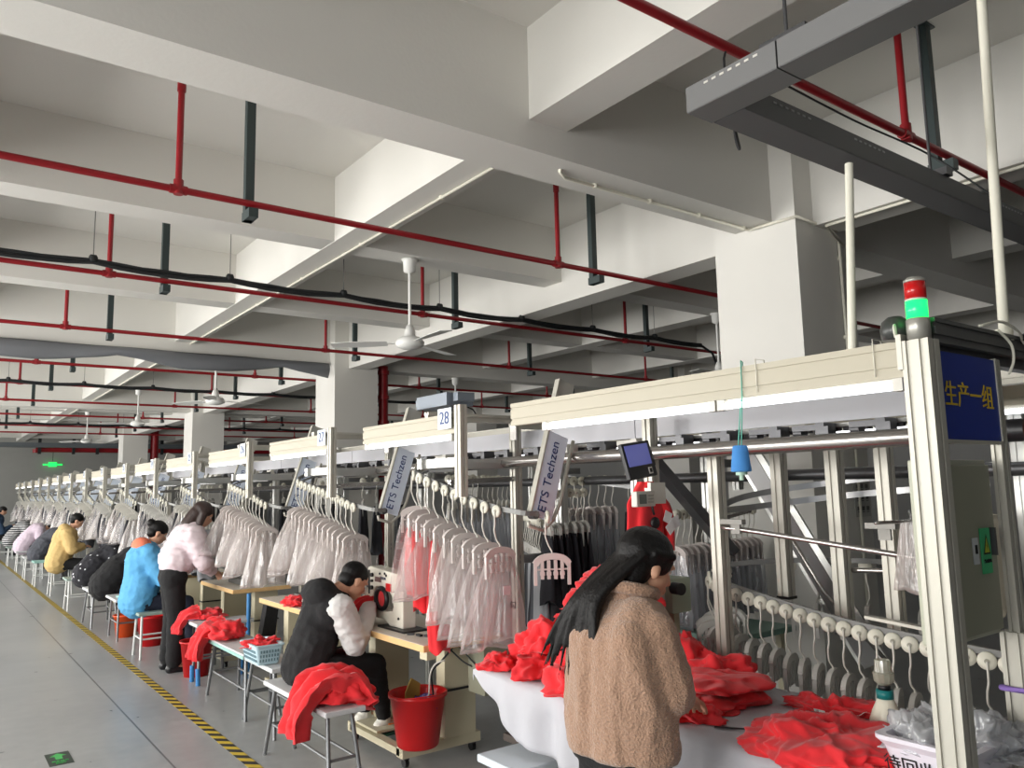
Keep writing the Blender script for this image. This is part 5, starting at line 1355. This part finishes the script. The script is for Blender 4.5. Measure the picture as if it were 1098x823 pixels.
m = MB(); a = V((2.0+.50, 4.93-.10, .175)); m.cap(a+V((.02, -.043, -.04)), a+V((.10, -.038, -.05)), .010, .010); m.v = [tuple(V(p)-V((2.0, 4.93, 0))) for p in m.v]; m.build('shoe_stripe', mat('orange_stripe', (236, 130, 70), .6), mt)
m = MB(); m.box(a+V((.055, -.0, -.098)), (.27, .10, .018)); m.v = [tuple(V(p)-V((2.0, 4.93, 0))) for p in m.v]; m.build('shoe_sole', mat('green_sole', (40, 90, 76), .6), mt)

# --- the woman in the tan fleece
def woman_spec(W_, F, Mh):
    c = MB(); 
    W2 = dict(W_)
    c.cap(W_['chest']+(W_['sho_l']-W_['chest'])*.55, W_['chest']+(W_['sho_r']-W_['chest'])*.55, .12, .12)
    for s_, f in (('l', 1), ('r', -1)):
        c.cap(F((-.01, f*.10, 1.13)), F((.0, f*.115, .90)), .10, .108)
        c.cap(F((.0, f*.115, .90)), F((.01, f*.115, .80)), .108, .11)
    c.cap(F((.0, .03, 1.10)), F((.0, .04, .80)), .14, .15); c.cap(F((.0, -.03, 1.10)), F((.0, -.04, .80)), .13, .145)
    c.cap(F((.07, 0, 1.05)), F((.06, 0, .80)), .09, .11)
    c.cap(W_['neck']+V((0, 0, -.03)), W_['neck']+V((.02, 0, .045)), .085, .072)
    for s_ in 'lr':
        c.cap(W_['chest']+(W_['sho_'+s_]-W_['chest'])*.6, W_['sho_'+s_], .095, .08); c.cap(W_['sho_'+s_], W_['elb_'+s_], .08, .078)
        c.cap(W_['elb_'+s_], W_['elb_'+s_].lerp(W_['wri_'+s_], .85), .078, .052)
    # trim the hem flat by pulling low vertices up
    def dp(p, n_):
        q = noise.noise(p*55)*.0025+noise.noise(p*23)*.0025
        r_ = n_*(q+(ridged(V((p.x*1.2, p.y*1.2, p.z*.5))+V((4, 0, 0)), 4.5, 2)-.5)*.022)
        if p.z < .785:
            r_ = V((-n_.x*.006, -n_.y*.006, (.778+.006*noise.noise(V((p.x*9, p.y*9, 0)))-p.z)))
        return r_
    collar = MB(); collar.tube([W_['neck']+V((.012+.078*math.cos(a), .082*math.sin(a), .035-.02*math.cos(a))) for a in [2*PI*i/20 for i in range(20)]], .024, 10, closed=True)
    h = MB(); r3 = Mh.to_3x3().normalized()
    h.ell(Mh @ V((-.015, 0, .03)), (.108, .092, .095), rot=r3); h.ell(Mh @ V((-.05, 0, -.03)), (.065, .083, .085), rot=r3)
    h.cap(Mh @ V((-.03, -.082, .03)), Mh @ V((.045, -.074, .045)), .02, .015)
    rr = random.Random(4)
    hd = Mh @ V((-.07, .0, -.03))
    base = W_['neck']+V((-.07, .03, .02))
    for k in range(34):
        f = k/33; sp = (f-.5)
        top = Mh @ V((-.06, .07*sp*2, .02)); mid = base+V((-.055+.01*rr.uniform(-1, 1), .02+.10*sp, .015-.02*abs(sp)))
        low = mid+V((-.028+.012*rr.uniform(-1, 1), .05+.12*sp, -.13)); end = low+V((-.006, .035+.09*sp+rr.uniform(-.012, .012), -.08-.11*rr.random()))
        h.tube(spline([top, mid, low, end], 5), [.020, .020, .020, .020, .019, .018, .017, .016, .014, .012, .010, .008, .0065, .005, .004, .003][:16], 6)
    st = MB()
    for k, (a, b_) in enumerate((((-.02, -.10), .0), ((-.01, -.115), .02), ((.02, .12), .0))):
        q = base+V((-.045, a[1]+.03, -.03)); st.tube(spline([Mh @ V((-.05, -.05, -.03)), q, q+V((-.045, -.015+b_, -.12)), q+V((-.06, -.03, -.25))], 6), .0035, 5)
    o0 = V((1.90, 1.99, 0))
    out = [('coat', c, FLEECE, .009, 3, dp), ('collar', collar, FLEECE, .008, 2, None), ('trousers', pants(W_, -.032), BLACKC, .012, 2, fold(4, .005)), ('shoes', shoes(W_, .1), BLACKP, .01, 2, None),
           ('hair', h, HAIR, .0055, 1, None)]
    # mask strap and earring side: loose strands stay thin tubes
    st.v = [tuple(V(p)-o0) for p in st.v]; st.build('loose_strands', HAIR, wt_holder[0]) if wt_holder else None
    return out
wt_holder = []
JW = dict(pelvis=(0.0, 0, .84), waist=(.0, 0, .98), chest=(.03, 0, 1.14), neck=(.06, .0, 1.255), head=(.135, -.015, 1.375), sho_l=(.035, .15, 1.165), sho_r=(.04, -.145, 1.165),
          elb_l=(.13, .20, .98), elb_r=(.07, -.165, .99), wri_l=(.36, .12, .88), wri_r=(.27, -.01, .90), hip_l=(0, .085, .80), hip_r=(0, -.085, .80), kne_l=(.02, .09, .45), kne_r=(.03, -.09, .45), ank_l=(0, .10, .09), ank_r=(0, -.10, .09))
wt = figure('person in a tan fleece coat with long black hair, standing at the near white table', 1.90, 1.99, -.05, JW, None, woman_spec, voxel=.0065, headp=.42, heady=-.22, hsc=1.0)

# --- generic people further down
def spec(top, bottom, th=.04, hair=HAIR, hood=None, long=False, bun=False, hooded=None, seed=1, sh=None, sl=.03, low='pelvis', yaw=0., quilt=False):
    def f(W_, F, Mh):
        j = jacket(W_, F, th, low=low); sleeves(j, W_, sl, .92)
        fq = fold(seed, .008, 8)
        fj = (lambda p, n_: fq(p, n_)+n_*(.009*abs(math.sin(p.z*55+p.x*8)))) if quilt else fold(seed, .009, 8)
        out = [('jacket', j, top, .014, 2, fj), ('trousers', pants(W_, .015 if long else 0., .01), bottom, .015, 2, fold(seed+3, .005)), ('shoes', shoes(W_, yaw), sh or BLACKP, .013, 1, None)]
        h = short_hair(Mh, 1.06)
        if long:
            b_ = W_['neck']+V((-.06, 0, .02)); h.cap(Mh @ V((-.05, .0, -.02)), b_, .075, .065); h.cap(b_, b_+V((-.02, .01, -.12)), .065, .04); h.cap(Mh @ V((0, -.06, 0)), b_+V((.06, -.07, -.10)), .04, .025)
        if bun: h.ell(Mh @ V((-.11, 0, .05)), (.045, .05, .045))
        out.append(('hair', h, hair, .009, 1, None))
        if hood:
            hd = MB(); hd.ell(W_['neck']+V((-.085, 0, .025)), (.10, .15, .09)); hd.cap(W_['neck']+V((-.03, .075, .02)), W_['neck']+V((.05, .07, .0)), .038, .03); hd.cap(W_['neck']+V((-.03, -.075, .02)), W_['neck']+V((.05, -.07, .0)), .038, .03)
            out.append(('hood', hd, hood, .012, 2, None))
        return out
    return f
def cloth(n_, rgb, **k): return mat(n_, rgb, .85, bump=.3, bscale=40, **k)
# pink standing
JP = dict(pelvis=(0, 0, .90), waist=(.04, 0, 1.03), chest=(.13, 0, 1.20), neck=(.17, 0, 1.33), head=(.25, -.01, 1.45), sho_l=(.15, .165, 1.24), sho_r=(.15, -.165, 1.24), elb_l=(.22, .22, 1.0), elb_r=(.24, -.20, 1.0),
          wri_l=(.36, .12, .90), wri_r=(.34, -.08, .90), hip_l=(0, .085, .86), hip_r=(0, -.085, .86), kne_l=(.02, .09, .48), kne_r=(.03, -.09, .48), ank_l=(-.01, .10, .09), ank_r=(.02, -.10, .09))
PINKJ = cloth('pink_jacket', (226, 210, 216), sheen=.2)
figure('person in a pale pink quilted jacket and black trousers, standing by the row', 1.96, 8.12, -.1, JP, None, spec(PINKJ, BLACKC, .04, hair=BROWNHAIR, long=True, seed=12, low='waist', quilt=True), voxel=.012, headp=.5)
BLUEJ = cloth('sky_blue_jacket', (92, 166, 214))
figure('person in a sky blue jacket with an orange hood, seated', 1.86, 9.1, .0, seated(hf=.17, hu=1.25, sf=.06, su=1.06, zs=.56, ef=.2, eu=.78, wf=.42, wu=.85), None, spec(BLUEJ, cloth('navy_trousers', (34, 38, 56)), .055, hood=cloth('orange_lining', (240, 130, 100)), bun=True, seed=14, sl=.04), voxel=.012, headp=.55)
figure('person in a plain black jacket, seated and bent low behind the bags', 1.86, 10.95, .0, seated(hf=.52, hu=.92, sf=.34, su=.90, zs=.56), None, spec(BLACKC, BLACKC, .06, seed=16, sl=.04), voxel=.013, headp=.9)
PAT = bpy.data.materials.new('patterned_black_cloth'); PAT.use_nodes = True; nt = PAT.node_tree
vo = nt.nodes.new('ShaderNodeTexVoronoi'); vo.inputs['Scale'].default_value = 13; tc = nt.nodes.new('ShaderNodeTexCoord'); nt.links.new(tc.outputs['Object'], vo.inputs['Vector'])
mr = nt.nodes.new('ShaderNodeMath'); mr.operation = 'LESS_THAN'; mr.inputs[1].default_value = .19; nt.links.new(vo.outputs['Distance'], mr.inputs[0])
mx = nt.nodes.new('ShaderNodeMix'); mx.data_type = 'RGBA'; mx.inputs[6].default_value = (*lin((34, 34, 40)), 1); mx.inputs[7].default_value = (*lin((220, 220, 226)), 1)
nt.links.new(mr.outputs[0], mx.inputs[0]); nt.links.new(mx.outputs[2], nt.nodes['Principled BSDF'].inputs['Base Color']); nt.nodes['Principled BSDF'].inputs['Roughness'].default_value = .9
figure('person in a black jacket with a white pattern, seated and bent low', 1.90, 12.6, .0, seated(hf=.50, hu=.86, sf=.32, su=.86, zs=.56), None, spec(PAT, BLACKC, .06, seed=18), voxel=.014, headp=.9)
figure('person in a mustard yellow hoodie, seated', 1.86, 15.3, -.1, seated(hf=.26, hu=1.24, sf=.12, su=1.05, zs=.56, ef=.2, eu=.78, wf=.36, wu=.80), None, spec(cloth('mustard_hoodie', (206, 176, 118)), BLACKC, .06, hood=cloth('mustard_hoodie', (206, 176, 118)), seed=20, sl=.04), voxel=.014, headp=.5)
figure('person in a dark grey quilted jacket, seated beyond the yellow hoodie', 1.85, 18., .0, seated(hf=.46, hu=1.0, sf=.3, su=.94, zs=.56), None, spec(cloth('dark_grey_jacket', (72, 74, 82)), BLACKC, .06, seed=22), voxel=.016, headp=.8)
figure('person in a pale lavender jacket, seated far down the row', 1.85, 21., .0, seated(hf=.46, hu=.98, sf=.3, su=.95, zs=.56), None, spec(cloth('lavender_jacket', (206, 190, 204)), BLACKC, .06, seed=24), voxel=.018, headp=.8)
STR = bpy.data.materials.new('striped_cloth'); STR.use_nodes = True; nt = STR.node_tree
wv = nt.nodes.new('ShaderNodeTexWave'); wv.bands_direction = 'Z'; wv.inputs['Scale'].default_value = 6; tc = nt.nodes.new('ShaderNodeTexCoord'); nt.links.new(tc.outputs['Object'], wv.inputs['Vector'])
mr = nt.nodes.new('ShaderNodeMath'); mr.operation = 'GREATER_THAN'; mr.inputs[1].default_value = .7; nt.links.new(wv.outputs['Fac'], mr.inputs[0])
mx = nt.nodes.new('ShaderNodeMix'); mx.data_type = 'RGBA'; mx.inputs[6].default_value = (*lin((40, 40, 44)), 1); mx.inputs[7].default_value = (*lin((214, 214, 214)), 1)
nt.links.new(mr.outputs[0], mx.inputs[0]); nt.links.new(mx.outputs[2], nt.nodes['Principled BSDF'].inputs['Base Color'])
figure('person in a black and white striped top, seated far down the row', 1.85, 24., .0, seated(hf=.46, hu=.98, sf=.3, su=.95, zs=.56), None, spec(STR, BLACKC, .06, seed=26), voxel=.018, headp=.8)
figure('person in a dark blue jacket at the far left end of the row', 1.55, 27., .0, seated(hf=.3, hu=1.28, sf=.16, su=1.1, zs=.6), None, spec(cloth('dark_blue_jacket', (44, 66, 92)), BLACKC, .08, seed=28), voxel=.018, headp=.4)

# --- hanging red shirt behind the tablet, with its white tags
def shirt():
    t = thing('hanging_shirt', 'red shirt hanging below the tablet with white paper tags', 'shirt', (2.86, 2.75, 1.66))
    vs = []; fs = []; nu, nv = 40, 26; H = .40
    for j in range(nv+1):
        v = j/nv
        w = (.035+.085*min(1, v*4))*(1-.10*max(0, v-.3)) if v < 1 else .07
        for i in range(nu):
            a = 2*PI*i/nu; r_ = 1+.16*math.sin(a*6+v*3)+.1*noise.noise(V((math.cos(a)*2, math.sin(a)*2, v*4)))
            vs.append((math.cos(a)*w*r_, math.sin(a)*.035*r_*(1+v*.4), -H*v))
    for j in range(nv):
        for i in range(nu): fs.append((j*nu+i, j*nu+(i+1) % nu, (j+1)*nu+(i+1) % nu, (j+1)*nu+i))
    fs += [tuple(range(nu)), tuple(nv*nu+nu-1-i for i in range(nu))]
    MB().add(vs, fs, True).build('shirt_body', REDF, t)
    b = MB().tube(spline([(.04, -.0, -.04), (.10, -.02, -.12), (.13, -.02, -.22), (.125, -.02, -.34)], 6), [.03]*6+[.034]*6+[.03]*7, 12)
    b.build('sleeve', REDF, t)
    MB().tube(spline([(0, -.04, -.05), (-.01, -.05, -.12), (.0, -.05, -.16)], 5), .006, 6).ell((0, -.055, -.20), (.03, .015, .03)).build('black_cord', BLACKP, t)
    m = MB()
    for k, (x, z, rz) in enumerate([(.10, -.16, .3), (.15, -.19, -.5), (.10, -.22, .9)]):
        m.box((x, -.065-.004*k, z), (.055, .002, .055), M=None)
    return t, m
sh, m = shirt()
for k, (x, z, ry) in enumerate([(.085, -.175, .4), (.135, -.20, -.35), (.09, -.225, .9)]):
    o = MB().box((0, 0, 0), (.05, .002, .055)).build('paper_tag', TAGM, sh, loc=(x, -.06-.006*k, z)); o.rotation_euler = (0, ry, 0)
tag(heap(101, (.12, .10, .05), (4.0, 3.3, .765), .2, 'maroon cloth on the rear table behind the shirt', m=cloth('maroon_cloth', (120, 30, 50)))), 

# ------------------------------------------------------------------ odd pieces at the right edge
b = bag((2.85, 1.45, 1.64), 1.0, 1, 'clear film bag hanging between the bay posts and the pale cabinet', None, BAGS[4]); b.scale = (.6, .6, .6)
tube_thing('thin bar the clear bag hangs from, beside the cabinet', [(2.62, 1.45, 1.50), (2.85, 1.45, 1.50), (3.35, 1.7, 1.51)], .006)
b.location.z = 1.64
o = link_mesh('hanging_garment', garment_mesh(88, mat('beige_cloth', (214, 206, 186), .9, bump=.2), H=.42, w=.2, dep=.06), None, (3.78, 1.62, 1.74)); tag(o, 'pale beige garment hanging at the right edge below the orange drive box', 'garment')
t = thing('notice_panel', 'grey panel of small faded symbols on the shaded side of the near pillar', 'notice', (5.48, 3.12, 1.52))
MB().bbox(-.10, .10, -.004, .004, -.14, .14).build('panel', mat('panel_grey', (176, 176, 172), .6), t)
for i in range(3):
    for j in range(3): MB().box((-.06+.06*i, -.006, .08-.08*j), (.035, .003, .03)).box((-.06+.06*i, -.006, .055-.08*j), (.03, .003, .006)).build('symbol', mat('symbol_grey', (96, 96, 94), .6), t)

# swirl prints on bags in the bay cluster
bc = [o for o in COL.objects if o.get('group') == 'film bags left of the bay posts']
for k in (1, 4, 8, 11):
    o = bc[k]; o['label'] = 'grey film bag with a black swirl print in the crowd left of the bay posts'; o['group'] = 'printed film bags left of the bay posts'
    m = MB()
    m.tube([(.05+.035*math.cos(a), -.07, -.42+.035*math.sin(a)) for a in [-1.9+3.4*i/12 for i in range(13)]], [.002+.005*math.sin(PI*i/12) for i in range(13)], 6)
    m.build('swirl_print', INK, o)
    text('printed_lettering', 'Zuan', .04, INK, o, basis((1, 0, 0), (0, 0, 1), (-.01, -.072, -.425)))
# ------------------------------------------------------------------ light and camera
w = bpy.data.worlds.new('sky'); SC.world = w; w.use_nodes = True
w.node_tree.nodes['Background'].inputs[0].default_value = (.75, .85, 1, 1); w.node_tree.nodes['Background'].inputs[1].default_value = 1.0
for i, (a, b_) in enumerate(WIN):
    if b_ < 0: continue
    ld = bpy.data.lights.new('window_daylight', 'AREA'); ld.shape = 'RECTANGLE'; ld.size = 2.4; ld.size_y = b_-a; ld.energy = WINW if b_ < 25 else WINW*.6; ld.color = (1., .975, .93)
    lo = bpy.data.objects.new('window_daylight', ld); COL.objects.link(lo); lo.location = (X0-.25, (a+b_)/2, 2.1); lo.rotation_euler = (0, -PI/2, 0)
cam = bpy.data.cameras.new('camera'); co = bpy.data.objects.new('camera', cam); COL.objects.link(co); SC.camera = co
cam.sensor_width = 36; cam.lens = 842./1098*36; cam.clip_start = .05; cam.clip_end = 200
Rm = Matrix(((0.80299447, -0.06021976, -0.59293631), (-0.59560719, -0.11657288, -0.79477219), (-0.0212593, 0.9913548, -0.1294747)))
co.matrix_world = Matrix.Translation((0, 0, 1.65)) @ Rm.to_4x4()
vs = SC.view_settings; vs.view_transform = 'Standard'; vs.look = 'None'; vs.gamma = 1; vs.exposure = EXPO; vs.use_curve_mapping = False
SC.cycles.use_denoising = True
SC.cycles.max_bounces = 8; SC.cycles.diffuse_bounces = 5; SC.cycles.glossy_bounces = 3; SC.cycles.transparent_max_bounces = 24; SC.cycles.transmission_bounces = 4
SC.cycles.sample_clamp_indirect = 6; SC.cycles.caustics_reflective = False; SC.cycles.caustics_refractive = False
